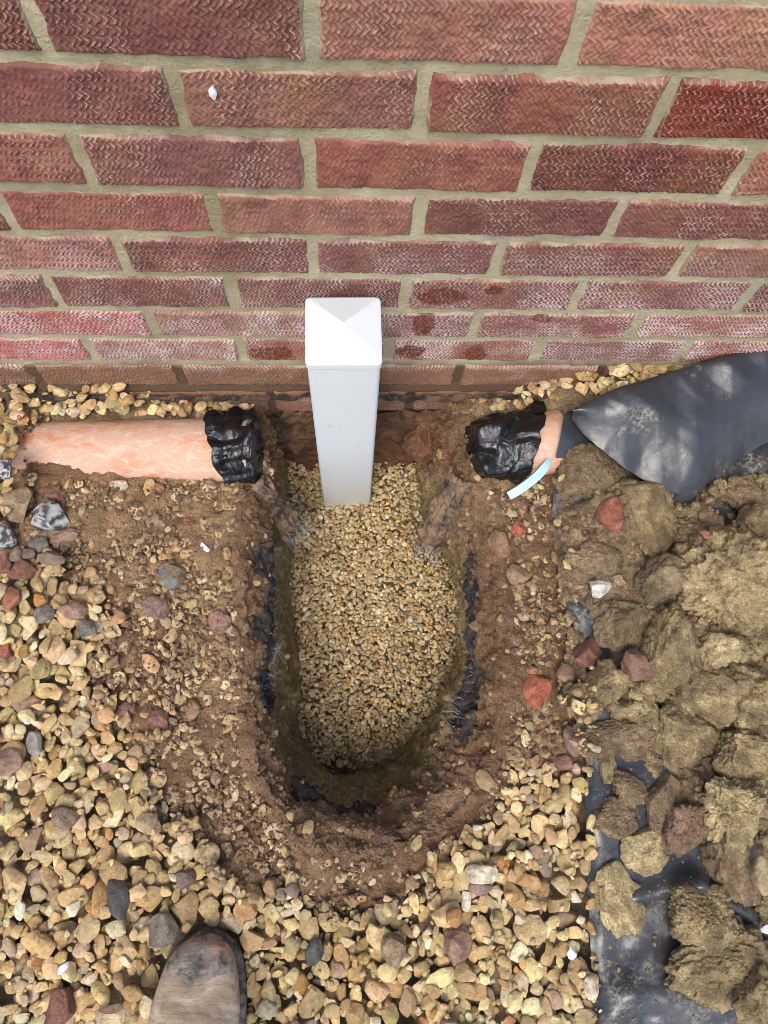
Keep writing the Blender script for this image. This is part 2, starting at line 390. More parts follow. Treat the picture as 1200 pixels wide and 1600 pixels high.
# ================================================================== THE WALL
BED_V = [105, 212, 302, 372, 432.5, 486, 529, 566, 600]      # bed joints seen near the middle of the photograph
zb = [W(540, v)[2] for v in BED_V]
rowz = [zb[0]+.075*k for k in range(5, 0, -1)]+zb             # joint heights, five more courses above
rowz += [zb[-1]-.078]                                         # the footing course
PERP = {4: [(57, 42), (487, 45), (905, 50)], 5: [(275, 150), (660, 160), (1036, 167)], 6: [(129, 253), (481, 256), (828, 265), (1160, 266)],
        7: [(7, 335), (335, 333), (655, 335), (963, 346)], 8: [(190, 400), (487, 402), (778, 406), (1066, 409)], 9: [(82, 454), (362, 457), (633, 462), (902, 465), (1165, 468)],
        10: [(237, 505), (490, 508), (742, 508), (997, 507)], 11: [(137, 543), (377, 546), (608, 551), (840, 550)], 12: [(57, 583), (282, 583), (500, 585), (716, 585), (936, 581)], 13: [(206, 615), (425, 616), (640, 618), (850, 615)]}
WALL = tag(empty('brick_wall'), 'red brick wall with wire-marked rustic faces and sandy mortar above the trench', 'wall')

def brick_variant(seed, Lb=.2145, Hb=.0645, D=.09):
    r = np.random.default_rng(seed)
    nx, nz = 176, 54
    x = np.linspace(-Lb/2, Lb/2, nx); zc = np.linspace(-Hb/2, Hb/2, nz); X, Z = np.meshgrid(x, zc, indexing='ij')
    Q = P3(X, Z, seed*3.7)
    e = np.minimum(np.minimum(X+Lb/2, Lb/2-X), np.minimum(Z+Hb/2, Hb/2-Z))
    rows = r.choice([5.6, 6.2, 6.8]); rowh = Hb/rows; zz = (Z+Hb/2)/rowh+.10*vnoise(Q, 22, 1)+r.random()
    fr = zz-np.floor(zz); rid = np.floor(zz)
    pitch = r.uniform(.0052, .0062); sgn = r.choice([-1, 1])
    ph = X/pitch+sgn*.80*np.abs(2*fr-1)**1.25+.40*vnoise(Q, 22, 2)+.25*vnoise(Q, 90, 4)+.37*rid
    sw = ph-np.floor(ph)
    ridge = np.where(sw < .62, sw/.62, (1-sw)/.38); ridge = ridge**1.3
    ridge *= .9+.3*vnoise(Q, 40, 5); ridge = np.clip(ridge*(.78+.35*sstep(vnoise(Q, 16, 8), -.6, .4)), 0, 1.1)
    rel = ridge
    ridge = ridge*(.25+.75*sstep(e, .0008, .007))
    h = .0029*ridge+.0011*fbm(Q, 28, 3, 3)+.0007*vnoise(Q, 220, 6)+.0005*vnoise(Q, 420, 9)
    rag = .0022*(1+.9*fbm(Q, 55, 3, 7))
    h = np.maximum(h, -.0004)
    h -= .0050*(1-sstep(e, 0, .0036+.7*rag))**1.6
    h *= 1
    # outline wander
    k = 1-sstep(e, 0, .012)
    X2 = X+k*.0018*vnoise(Q, 70, 11); Z2 = Z+k*.0016*vnoise(Q, 60, 12)
    V = np.stack([X2, -h, Z2], -1).reshape(-1, 3); F = grid_faces(nx, nz, flip=False)
    # sides and back
    idx = np.arange(nx*nz).reshape(nx, nz)
    ring = np.concatenate([idx[:, 0], idx[-1, 1:], idx[-2::-1, -1], idx[0, -2:0:-1]])
    nb = len(ring); base = len(V); B = V[ring].copy(); B[:, 1] = D
    V = np.vstack([V, B]); j = np.arange(nb); j2 = (j+1) % nb
    S = np.stack([ring[j], base+j, base+j2, ring[j2]], 1)
    A = {'relief': np.concatenate([rel.ravel(), np.zeros(nb)]), 'edge': np.concatenate([e.ravel(), np.zeros(nb)])}
    return make_mesh('brick', V, [F[:, ::-1], S[:, ::-1]], BRICK, A)
BV = [brick_variant(s) for s in range(1, 8)]
TINT = [(.255, .104, .080), (.215, .090, .074), (.285, .115, .082), (.235, .105, .092), (.190, .074, .058), (.305, .142, .108)]
bxs = []
br = np.random.default_rng(5)
for r in range(len(rowz)-1):
    zt, zl = rowz[r], rowz[r+1]; zm_ = (zt+zl)/2
    if r in PERP: xs = sorted(W(u, v)[0] for u, v in PERP[r])
    else: xs = [W(487, 45)[0]+(.1125 if r % 2 == 1 else 0)]
    while xs[0] > -1.15: xs.insert(0, xs[0]-.225-br.uniform(-.002, .002))
    while xs[-1] < 1.2: xs.append(xs[-1]+.225+br.uniform(-.002, .002))
    for a, b in zip(xs[:-1], xs[1:]):
        o = bpy.data.objects.new('brick', BV[br.integers(len(BV))]); link(o, WALL)
        gap = .0100+br.uniform(-.0015, .002)
        hgt = zt-zl-(.0092 if r < 13 else .012)
        o.location = ((a+b)/2+br.uniform(-.001, .001), br.uniform(-.0015, .0015)-(.012 if r == 13 else .004 if r == 12 else 0), zm_)
        o.rotation_euler = (br.uniform(-.008, .008), br.uniform(-.004, .004), br.uniform(-.005, .005))
        fl = br.choice([-1, 1])
        if fl < 0: o.rotation_euler[1] += pi
        o.scale = ((b-a-gap)/.2145, 1, hgt/.0645)
        t = np.array(TINT[br.integers(len(TINT))])*br.uniform(.85, 1.15)
        p_ = PX(np.array([(a+b)/2, 0, zm_]))
        if r == 4 and p_[0] > 950: t = np.array((.40, .19, .13))          # the paler brick top right
        if r == 5 and p_[0] > 1030: t = np.array((.20, .045, .03))
        if r == 6 and 830 < p_[0] < 1160: t = np.array((.17, .06, .045))
        if r == 10 and p_[0] < 237: t = np.array((.36, .10, .09))
        if r == 11 and p_[0] < 137: t = np.array((.42, .13, .12))
        o.color = (*t, 1)
        bxs.append(o)
# mortar bed behind the brick faces
x = np.arange(-1.2, 1.25, .010); zc = np.arange(rowz[-1]-.01, rowz[0]+.01, .0065); X, Z = np.meshgrid(x, zc, indexing='ij'); Q = P3(X, Z)
Y = np.maximum(.0024+.0010*fbm(Q, 18, 3, 31)+.0013*fbm(Q, 70, 3, 32), .0019)
Y += np.where(Z < rowz[12], -.004, 0)+np.where(Z < zb[-1], -.008, 0)
add('mortar', np.stack([X, Y, Z], -1).reshape(-1, 3), grid_faces(len(x), len(zc)), MORTAR, WALL)
# damp proof course: a ragged dark strip at the bottom of the last good course
x = np.arange(-1.2, 1.25, .004); tz = np.linspace(0, 1, 8); X, T = np.meshgrid(x, tz, indexing='ij'); Q = P3(X, T*.02)
Y = -.0225-.004*np.sin(T*pi)+.004*fbm(Q, 60, 3, 41); Z = zb[-1]+.004-.011*T+.0035*fbm(P3(X, X*0), 40, 3, 43)
add('damp_proof_course', np.stack([X, Y, Z], -1).reshape(-1, 3), grid_faces(len(x), 8, True), BITUMEN, WALL)
# footing plastered with mud, runs down to the trench floor
x = np.concatenate([np.arange(-1.2, -.36, .03), np.arange(-.36, .40, .005), np.arange(.40, 1.25, .03)]); zc = np.arange(-1.20, rowz[-1]+.012, .005); X, Z = np.meshgrid(x, zc, indexing='ij'); Q = P3(X, Z)
Y = -.014+.012*fbm(Q, 14, 4, 51)+.005*ridged(Q, 40, 3, 52)+.003*fbm(Q, 120, 2, 57)-.02*sstep(-Z, .80, 1.1)
Y = np.minimum(Y, .012)
k = sstep(fbm(Q, 11, 4, 53), -.15, .35)[..., None]; t1 = np.array((.155, .085, .05)); t2 = np.array((.205, .105, .06)); tt = t1*(1-k)+t2*k
k = sstep(fbm(Q, 9, 4, 54), .3, .6)[..., None]; tt = tt*(1-k*.7)+np.array((.06, .05, .04))*k*.7
add('footing', np.stack([X, Y, Z], -1).reshape(-1, 3), grid_faces(len(x), len(zc)), SOIL, WALL, {'tint': tt.reshape(-1, 3)})
# white paint spot on the upper brick
c0 = W(333, 141); th = np.linspace(0, 2*pi, 10)[:-1]; rr = .0055*(1+.35*np.array([.2, -.3, .4, -.5, .3, .1, -.2, .5, -.4]))
V = np.stack([c0[0]+.65*rr*np.cos(th), np.full(9, -.0042), c0[2]+1.15*rr*np.sin(th)], -1); V = np.vstack([V, V+[0, .003, 0], [[c0[0], -.0052, c0[2]]]])
j = np.arange(9); j2 = (j+1) % 9
add('paint_spot', V, [np.stack([j, j+9, j2+9, j2], 1), np.stack([j*0+18, j, j2], 1)], CHIP, WALL, smooth=False)

# ================================================================== GROUND AND TRENCH
R0 = [(392, 0), (388, 700), (376, 780), (368, 850), (372, 950), (375, 1050), (380, 1150), (400, 1230), (450, 1300), (530, 1345), (620, 1340), (700, 1310), (765, 1240), (795, 1150), (800, 1050), (795, 950), (790, 850), (775, 780), (745, 715), (735, 0)]
R1 = [(415, 0), (412, 700), (408, 780), (398, 850), (399, 950), (401, 1050), (405, 1130), (418, 1200), (455, 1262), (530, 1290), (620, 1288), (690, 1245), (735, 1180), (752, 1100), (752, 1000), (750, 920), (742, 850), (730, 790), (712, 720), (705, 0)]
R2 = [(428, 0), (430, 700), (430, 780), (426, 850), (427, 950), (428, 1050), (432, 1130), (442, 1190), (475, 1240), (540, 1262), (610, 1250), (665, 1190), (695, 1120), (722, 1050), (728, 980), (726, 920), (712, 860), (690, 800), (672, 720), (668, 0)]
R3 = [(440, 0), (443, 720), (446, 800), (451, 850), (456, 950), (460, 1050), (465, 1115), (478, 1165), (502, 1195), (545, 1208), (596, 1192), (650, 1155), (690, 1100), (709, 1040), (720, 980), (718, 920), (694, 860), (664, 800), (650, 740), (650, 0)]
def ring3(R, z):
    a = np.array(R, float); P = G(a[:, 0], a[:, 1], z)
    for k in (0, -1):
        v = 608 if z > -.75 else 660 if z > -.9 else 735
        P[k] = W(a[k, 0], v); P[k, 2] = z; P[k, 1] = .005
    return P
r0, r1, r2, r3 = ring3(R0, -.685), ring3(R1, -.715), ring3(R2, -.82), ring3(R3, -1.02)
NS = 400
C0, C1, C2, C3 = (catmull(r, NS) for r in (r0, r1, r2, r3))
PIT = np.vstack([C0[::6, :2], [[C0[-1, 0], .4], [C0[0, 0], .4]]])
PITM = np.vstack([(.55*C0+.45*C1)[::6, :2], [[C0[-1, 0], .4], [C0[0, 0], .4]]])

def Hbase(X, Y):
    Q = P3(X, Y)
    h = -.690+.007*fbm(Q, 5, 3, 61)
    h = h+.085*sstep(X, .22, .50)*sstep(Y, -.17, .0)                       # gravel banked against the wall on the right
    h = h+.02*sstep(-X, .20, .40)*sstep(Y, -.09, 0)
    h = h-.020*sstep(Y, -.10, -.02)*(1-sstep(np.abs(X+.10), .08, .17))+.022*(1-sstep(np.hypot((X+.47)/1.6, Y+.18), .05, .13))     # muddy dip between pipe and wall
    h = h+.014*sstep(-X, .30, .52)*sstep(-Y, .20, .3)*(1-sstep(-Y, .42, .6))
    return h
# areas of loose gravel
GA = gpoly([(-900, 820), (20, 850), (130, 905), (190, 965), (120, 1040), (150, 1110), (225, 1180), (255, 1280), (330, 1360), (440, 1410), (540, 1425), (640, 1400), (690, 1345), (765, 1300), (795, 1235), (845, 1195), (918, 1185), (932, 1600), (945, 2300), (-900, 2300)])
GB = gpoly([(-900, 598), (250, 600), (392, 622), (400, 655), (46, 660), (44, 740), (8, 790), (-900, 830)])
GC = np.array([W(775, 640)[:2], W(840, 600)[:2], W(1000, 560)[:2], (1.2, .02), (1.2, -.14), G(1200, 575, -.60)[:2], G(890, 660, -.65)[:2], G(745, 665, -.65)[:2]])
GC[:3, 1] = .02
GD = gpoly([(780, 735), (862, 700), (885, 900), (905, 1180), (835, 1200), (800, 1100), (810, 900), (790, 800)])
GE = gpoly([(-900, 760), (70, 770), (140, 850), (365, 830), (370, 1150), (300, 1240), (-900, 1000)])
def dens(X, Y):
    Q = P3(X, Y); n = .020*fbm(Q, 16, 3, 71)
    d = np.maximum.reduce([1-sstep(poly_sd(X, Y, g)+n, -.012, .016) for g in (GA, GB, GC)])
    e = .22*(1-sstep(poly_sd(X, Y, GD)+n, -.02, .02)); f = .62*(1-sstep(poly_sd(X, Y, GE)+n, -.02, .03))
    return np.maximum.reduce([d, e, f, np.full(X.shape, .15)]), d

STEP = .0041
def spaced(lo, hi, far0, far1, step):
    mid = np.arange(lo, hi+1e-9, step); out = []; s = step; p = hi
    while p < far1: s *= 1.35; p += s; out.append(p)
    left = []; s = step; p = lo
    while p > far0: s *= 1.35; p -= s; left.append(p)
    return np.concatenate([left[::-1], mid, out])
gx = spaced(-.62, .72, -4, 4, STEP); gy = np.concatenate([spaced(-1.12, 0.0, -4.5, -.01, STEP)[:], [.02]])
gy = gy[gy < .021]
X, Y = np.meshgrid(gx, gy, indexing='ij'); Q = P3(X, Y)
dn, dfull = dens(X, Y)
Z = Hbase(X, Y)
soilk = 1-dfull
Z += soilk*(.006*fbm(Q, 22, 4, 81)+.0035*ridged(Q, 55, 3, 82)+.0022*fbm(Q, 150, 2, 83))-.006*dfull
pd = poly_sd(X, Y, PITM)
Z -= .010*(1-sstep(pd, 0, .03))
k = sstep(fbm(Q, 7, 4, 84), -.3, .5)[..., None]; A1 = np.array((.225, .130, .068)); A2 = np.array((.34, .212, .110)); tint = A1*(1-k)+A2*k
k = (sstep(fbm(Q, 12, 3, 85), .1, .6)*sstep(Y, -.5, -.2))[..., None]; tint = tint*(1-.5*k)+np.array((.21, .105, .06))*.5*k
k = dfull[..., None]; tint = tint*(1-.7*k)+np.array((.34, .25, .145))*.7*k
F = grid_faces(len(gx), len(gy)); cen = np.stack([X, Y], -1).reshape(-1, 2)[F].mean(1)
keep = poly_sd(cen[:, 0], cen[:, 1], PITM) > 0
ground = add('ground', np.stack([X, Y, Z], -1).reshape(-1, 3), F[keep], SOIL, None, {'tint': tint.reshape(-1, 3)})
tag(ground, kind='structure')

# trench sides: swept through the traced edges
def Hs(P): return Hbase(P[:, 0], P[:, 1])
cen0 = np.array([.03, -.34, 0])
out = C0-(C1-C0)*.9; out[:, 2] = Hs(out)-.012
lip = C0.copy(); lip[:, 2] = Hs(C0)+.002
c1 = C1.copy(); c1[:, 2] = Hs(C1)*.5+.5*(-.715)-.012
prof_key = [(0, out), (.05, lip), (.18, c1), (.45, C2), (.95, C3), (1.0, C3+np.array([0, 0, -.06]))]
NT = 120; tv = np.linspace(0, 1, NT)
ks = np.array([k for k, _ in prof_key]); KP = np.stack([p for _, p in prof_key])     # (k, NS, 3)
VV = np.zeros((NS, NT, 3))
for j, t in enumerate(tv):
    q = np.searchsorted(ks, t, side='right')-1; q = min(q, len(ks)-2); f = (t-ks[q])/(ks[q+1]-ks[q])
    VV[:, j] = KP[q]*(1-f)+KP[q+1]*f
dS = np.gradient(VV, axis=0); dT = np.gradient(VV, axis=1); NR = np.cross(dS, dT); NR /= np.linalg.norm(NR, axis=2)[..., None]+1e-9
cent = np.array([.03, -.33]); inward = np.concatenate([cent-VV[..., :2], np.full(VV.shape[:2]+(1,), .3)], -1)
NR *= np.sign((NR*inward).sum(-1))[..., None]
disp = .010*fbm(VV, 15, 3, 91)+.0060*ridged(VV, 38, 3, 92)+.0034*fbm(VV, 120, 3, 93)
fade = (sstep(tv, .0, .08))[None]
VV += NR*(disp*fade)[..., None]
u_t = np.broadcast_to(tv[None], (NS, NT)); sfrac = np.linspace(0, 1, NS)[:, None]+0*u_t
brown = np.array((.215, .126, .066)); brown2 = np.array((.30, .188, .105)); olive = np.array((.27, .195, .085)); olive2 = np.array((.35, .265, .125)); dark = np.array((.085, .052, .035))
k = sstep(fbm(VV, 9, 4, 94), -.3, .4)[..., None]; tb = brown*(1-k)+brown2*k
k2 = sstep(fbm(VV, 14, 4, 95), -.3, .4)[..., None]; to = olive*(1-k2)+olive2*k2
ko = sstep(u_t+.07*fbm(VV, 12, 3, 96), .34, .46)[..., None]; tint = tb*(1-ko)+to*ko
kr = (sstep(fbm(VV, 10, 3, 97), .15, .5)*(sstep(VV[..., 1], -.16, -.05)))[..., None]; tint = tint*(1-kr)+np.array((.25, .10, .05))*kr
trench = add('trench_side', VV.reshape(-1, 3), grid_faces(NS, NT, True), SOIL, None, {'tint': tint.reshape(-1, 3)})
tag(trench, kind='structure')
# trench floor below the shingle
fx = np.arange(-.26, .32, .006); fy = np.arange(-.70, .03, .006); X, Y = np.meshgrid(fx, fy, indexing='ij'); Q = P3(X, Y)
FLOOR3 = np.vstack([C3[::6, :2], [[C3[-1, 0], .05], [C3[0, 0], .05]]])
def Hfloor(X, Y):
    s = sstep(-Y, .40, .60)
    return -1.008-.02*s+.006*fbm(P3(X, Y), 9, 3, 101)+.035*sstep(Y, -.16, -.02)*sstep(np.abs(X+.02), .0, .12)
Zf = Hfloor(X, Y)-.003+.004*fbm(Q, 40, 3, 102)
hx, hy = G(525, 1200, -1.02)[:2]; Zf -= .05*np.exp(-((X-hx)**2+((Y-hy)/.6)**2)/.03**2)
F = grid_faces(len(fx), len(fy)); cen = np.stack([X, Y], -1).reshape(-1, 2)[F].mean(1)
tf = np.broadcast_to(np.array((.40, .30, .165)), X.shape+(3,))
floor = add('trench_floor', np.stack([X, Y, Zf], -1).reshape(-1, 3), F[poly_sd(cen[:, 0], cen[:, 1], FLOOR3) < .03], SOIL, None, {'tint': tf.reshape(-1, 3)})
tag(floor, kind='structure')

# ================================================================== STONES (generator)
def stone_shape(r, sub, angular=.3, flat=.55, elong=1.35, rough=1.0):
    V, F = ico(sub); V = V.copy()
    s = r.random()*100
    V *= (1+.14*vnoise(V, 1.1, int(s))+.07*vnoise(V, 2.3, int(s)+3))[:, None]
    for _ in range(int(3+angular*12)):
        n = r.normal(size=3); n /= np.linalg.norm(n); d = r.uniform(.60, .92)-.12*min(angular, 1); q = V@n-d
        V -= np.outer(np.where(q > 0, q*min(.96, .55+.43*angular), 0), n)
    if sub >= 3: V *= (1+rough*(.02*vnoise(V, 5, int(s)+9)+.012*vnoise(V, 10, int(s)+11)))[:, None]
    V /= np.abs(V).max(0)
    return V, F
sr = np.random.default_rng(21)
PROTO3 = [stone_shape(sr, 3, a)[0] for a in np.concatenate([np.linspace(.3, .8, 26), np.linspace(.8, 1.35, 36)])]
PROTO2 = [stone_shape(sr, 2, a)[0] for a in np.linspace(.3, 1.1, 30)]
F3, F2, F1 = ico(3)[1], ico(2)[1], ico(1)[1]
PAL = np.array([(.60, .445, .215), (.65, .505, .27), (.53, .37, .17), (.69, .58, .365), (.50, .36, .18), (.56, .45, .28), (.45, .285, .125), (.42, .30, .19), (.47, .25, .085), (.70, .63, .46), (.36, .30, .22)])
PW = np.array([.23, .19, .17, .12, .09, .08, .05, .02, .02, .02, .01]); PW /= PW.sum()

class HeightMap:
    def __init__(s, x0, x1, y0, y1, st, fn):
        s.x0, s.y0, s.st = x0, y0, st; s.nx = int((x1-x0)/st); s.ny = int((y1-y0)/st)
        s.X, s.Y = np.meshgrid(x0+st*(np.arange(s.nx)+.5), y0+st*(np.arange(s.ny)+.5), indexing='ij'); s.H = fn(s.X, s.Y)
    def at(s, x, y):
        i = np.clip(((np.asarray(x)-s.x0)/s.st).astype(int), 0, s.nx-1); j = np.clip(((np.asarray(y)-s.y0)/s.st).astype(int), 0, s.ny-1); return s.H[i, j]
    def win(s, x, y, R):
        i0 = max(0, int((x-R-s.x0)/s.st)); i1 = min(s.nx, int((x+R-s.x0)/s.st)+2); j0 = max(0, int((y-R-s.y0)/s.st)); j1 = min(s.ny, int((y+R-s.y0)/s.st)+2)
        return slice(i0, i1), slice(j0, j1)
    def rest(s, x, y, a, b, c, yaw):
        """height at which an ellipsoid dropped here comes to rest; also its dome"""
        w_ = s.win(x, y, max(a, b)); dx = s.X[w_]-x; dy = s.Y[w_]-y
        if dx.size == 0: return None
        u = (dx*cos(yaw)+dy*sin(yaw))/a; v = (-dx*sin(yaw)+dy*cos(yaw))/b; q = 1-u*u-v*v; ins = q > 0
        if not ins.any(): return None
        dome = np.where(ins, c*np.sqrt(np.clip(q, 0, 1)), -9)
        return w_, dome, (s.H[w_]+dome)[ins]
    def stamp(s, w_, dome, z): s.H[w_] = np.maximum(s.H[w_], np.where(dome > -1, z+dome, -9))

def deposit(hm, n, sampler, size, r, tries=5, sink=.25, flat=(.42, .72), noz=None):
    """drop n stones one after the other, each where it finds the lowest seat of a few spots nearby"""
    outp = []
    for k in range(n):
        a = size(r); b = a*r.uniform(.50, .92); c = b*r.uniform(*flat)
        x0, y0 = sampler(r); best = None
        for t in range(tries):
            x, y = (x0, y0) if t == 0 else (x0+r.normal()*a*1.1, y0+r.normal()*a*1.1)
            yaw = r.uniform(0, pi); q = hm.rest(x, y, a, b, c, yaw)
            if q is None: continue
            zq = np.percentile(q[2], 92)-sink*c
            if best is None or zq < best[0]: best = (zq, x, y, yaw, q)
        if best is None: continue
        zq, x, y, yaw, q = best
        if noz is not None and noz(x, y, zq): continue
        hm.stamp(q[0], q[1], zq)
        outp.append((x, y, zq, a, b, c, yaw))
    return np.array(outp)
def stone_verts(P, proto, r):
    """one vertex block for one resting stone"""
    x, y, z, a, b, c, yaw = P
    M = euler_m(r.normal()*.16, r.normal()*.16, yaw)
    f = r.integers(0, 2, 3)*2-1
    return (proto*f*np.array([a, b, c]))@M.T+np.array([x, y, z]), (-1 if f.prod() < 0 else 1)
def pal_color(r): return np.clip(np.array([1.03, .995, .93])*PAL[r.choice(len(PAL), p=PW)]*r.uniform(.74, 1.22)*(1+r.normal(size=3)*.04), .02, .8)

HM = HeightMap(-.95, .98, -1.45, -.002, .0026, Hbase)
pdm = poly_sd(HM.X, HM.Y, PIT); HM.H = np.where(pdm < .0, -.73+.0*pdm, HM.H)

# ================================================================== WHITE POST
pc = G(542.5, 793, -.99); PW_ = .0945
pcx = pc[0]; pyf = pc[1]; pcy = pyf+PW_/2
ptop = W(538, 571, pyf)[2]
def rrect(hw, rad, n=5):
    o = []
    for k, (sx, sy) in enumerate(((1, 1), (-1, 1), (-1, -1), (1, -1))):
        for t in np.linspace(0, pi/2, n):
            an = k*pi/2+t; o.append((sx*(hw-rad)+rad*cos(an), sy*(hw-rad)+rad*sin(an)))
    return np.array(o)
LEAN = radians(1.3); ptop = -.392
post = tag(empty('white_post', (pcx, pcy, -1.01)), 'white square plastic post with pyramid cap standing in the shingle', 'post')
nz = 40; zs = np.linspace(-.14, ptop+1.01-.008, nz); rr = rrect(PW_/2-.0012, .006); V = np.zeros((nz, len(rr), 3))
V[..., :2] = rr[None]; V[..., 2] = zs[:, None]
add('shaft', V.reshape(-1, 3), grid_faces(nz, len(rr), wrap=True), WHITE, post)
caprings = [(PW_/2-.0003, .006, -.012), (PW_/2+.0004, .0065, -.0105), (PW_/2+.0004, .0065, -.002), (PW_/2+.0002, .0062, -.0002), (PW_/2-.0018, .005, .0012)]
Vc = []
for hw, rd, z_ in caprings:
    q = rrect(hw, rd); Vc.append(np.column_stack([q, np.full(len(q), z_)]))
nr = len(Vc[0]); Vc = np.vstack(Vc); Fc = grid_faces(len(caprings), nr, wrap=True)
top = len(Vc); b0 = (len(caprings)-1)*nr
Vc = np.vstack([Vc, [[0, 0, .020]]]); j = np.arange(nr); Ft = np.stack([b0+j, b0+(j+1) % nr, np.full(nr, top)], 1)
Vc[:, 2] += ptop+1.01
capo = add('cap', Vc, [Fc, Ft], WHITE, post, smooth=False)
post.rotation_euler = (LEAN, radians(-1.04), 0)

# ================================================================== PIPES AND BAGS
PR = .055
def pipe_tube(x0, x1, y0, y1, z0, z1, R=PR, wall_t=.0035, n=48, name='clay_pipe', mat=None, parent=None):
    a = np.array([x0, y0, z0]); b = np.array([x1, y1, z1]); d = (b-a)/np.linalg.norm(b-a); s = np.cross(d, [0, 0, 1]); s /= np.linalg.norm(s); t = np.cross(s, d)
    th = np.arange(n)/n*2*pi; c = np.cos(th)[:, None]*s+np.sin(th)[:, None]*t
    L = 30; out_ = np.stack([a+(b-a)*k+c*R for k in np.linspace(0, 1, L)]); inn = np.stack([a+(b-a)*k+c*(R-wall_t) for k in np.linspace(1, 0, L)])
    V = np.concatenate([out_, inn, out_[:1]]).reshape(-1, 3)
    o = add(name, V, grid_faces(2*L+1, n, wrap=True), mat or TERRA, parent, loc=(a+b)/2); return o
LZ = -.700
lpa = G(26, 714, LZ-.020); lpb = G(392, 706, LZ)
pl = pipe_tube(lpa[0], lpb[0], lpa[1], lpb[1], LZ-.020, LZ, name='drain_pipe')
tag(pl, 'orange plastic drain pipe scuffed with pale dust, half buried left of the post', 'pipe')
RZ = -.690
rq0, rq1 = G(856, 694, RZ), G(742, 708, RZ-.006); rpa = rq0+(rq1-rq0)*.42; rpb = rq0-(rq1-rq0)*.17
pr_ = pipe_tube(rpa[0], rpb[0], rpa[1]-.002, rpb[1], RZ-.002, RZ+.001, name='drain_pipe')
tag(pr_, 'short orange drain pipe end showing between the crumpled bag and the black sheet', 'pipe')

def bag(name, P0, P1, R0_, R1_, seed, skirt, label, squash=1.0, puff=0.0, close=.6):
    """plastic bag pulled over a pipe end: P0 is the open side on the pipe, P1 the closed end"""
    P0 = np.array(P0); P1 = np.array(P1); ax = P1-P0; L = np.linalg.norm(ax); d = ax/L; s = np.cross(d, [0, 0, 1]); s /= np.linalg.norm(s); t = np.cross(s, d)
    n, mth = 90, 120; th = np.arange(mth)/mth*2*pi; tt_ = np.linspace(0, 1, n)
    T, TH = np.meshgrid(tt_, th, indexing='ij')
    st = np.clip(skirt(TH)+.07*fbm(P3(np.cos(TH), np.sin(TH)), 2.2, 3, seed+60), 0, .8); Lt = st+(1.0-st)*np.clip(T/.68, 0, 1)
    endk = np.clip((T-.68)/.32, 0, 1)
    rad = (R0_+(R1_-R0_)*Lt)+puff*np.sin(np.clip(Lt, 0, 1)*pi)*(.6+.6*vnoise(P3(np.cos(TH)*1.1, np.sin(TH)*1.1, 1.3*Lt), 1.2, seed+1))
    rad = rad*np.sqrt(np.clip(1-endk**2.2, 0, 1)); along = Lt*L+endk*.012
    Q = np.stack([np.cos(TH)*1.0, np.sin(TH)*1.0, Lt*L/.055+endk*.5], -1)
    rg = np.random.default_rng(seed); hh = 0
    Qw = Q+.30*np.stack([vnoise(Q, 1.1, seed+5), vnoise(Q, 1.1, seed+6), vnoise(Q, 1.1, seed+7)], -1)
    for q_ in range(9):
        dv = rg.normal(size=3)*np.array([1, 1, .8]); dv /= np.linalg.norm(dv); fq = rg.uniform(.6, 2.3); ph = Qw@dv*fq+rg.random()
        hh = hh+(np.abs((ph % 1)*2-1)**.8-.5)*rg.uniform(.5, 1)/fq**.8
    hh = .0088*hh+.0016*ridged(Qw, 2.9, 2, seed+21)
    rad = np.maximum(rad+hh*(1-.35*endk), .0015)
    rad = np.where(Lt < .80, np.maximum(rad, R0_-.0018), rad)
    along = along+endk*.007*vnoise(Q*2.3, 1.4, seed+3)
    gather = 1+.06*np.sin(TH*9+4*vnoise(Q, 1, seed+4))*endk
    V = P0+along[..., None]*d+(rad*gather*np.cos(TH))[..., None]*s+(rad*gather*squash*np.sin(TH))[..., None]*t
    o = add(name, V.reshape(-1, 3), grid_faces(n, mth, wrap=True), BAG, None, loc=(P0+P1)/2)
    return tag(o, label, 'plastic bag')
# s points to -y for d=+x ; skirt: how far along the bag starts, as a fraction of its length
e0 = G(322, 706, LZ); e1 = G(398, 706, LZ)
bag('plastic_bag', (e0[0], e0[1], LZ), (e1[0], e1[1], LZ), PR+.0035, PR+.002, 3,
    lambda t: .32+.16*np.cos(t)-.17*np.sin(t)+.04*np.sin(5*t), 'black plastic bag pulled tight over the left pipe end', 1.0, .003)
f0 = G(856, 694, RZ); f1 = G(744, 708, RZ-.006)
bag('plastic_bag', (f0[0], f0[1], RZ), (f1[0], f1[1]-.004, RZ-.004), PR+.003, PR-.005, 17,
    lambda t: .30-.26*np.cos(t)-.13*np.sin(t)+.03*np.sin(3*t+1), 'glossy crumpled black bag tied over the right pipe end', 1.0, .006)

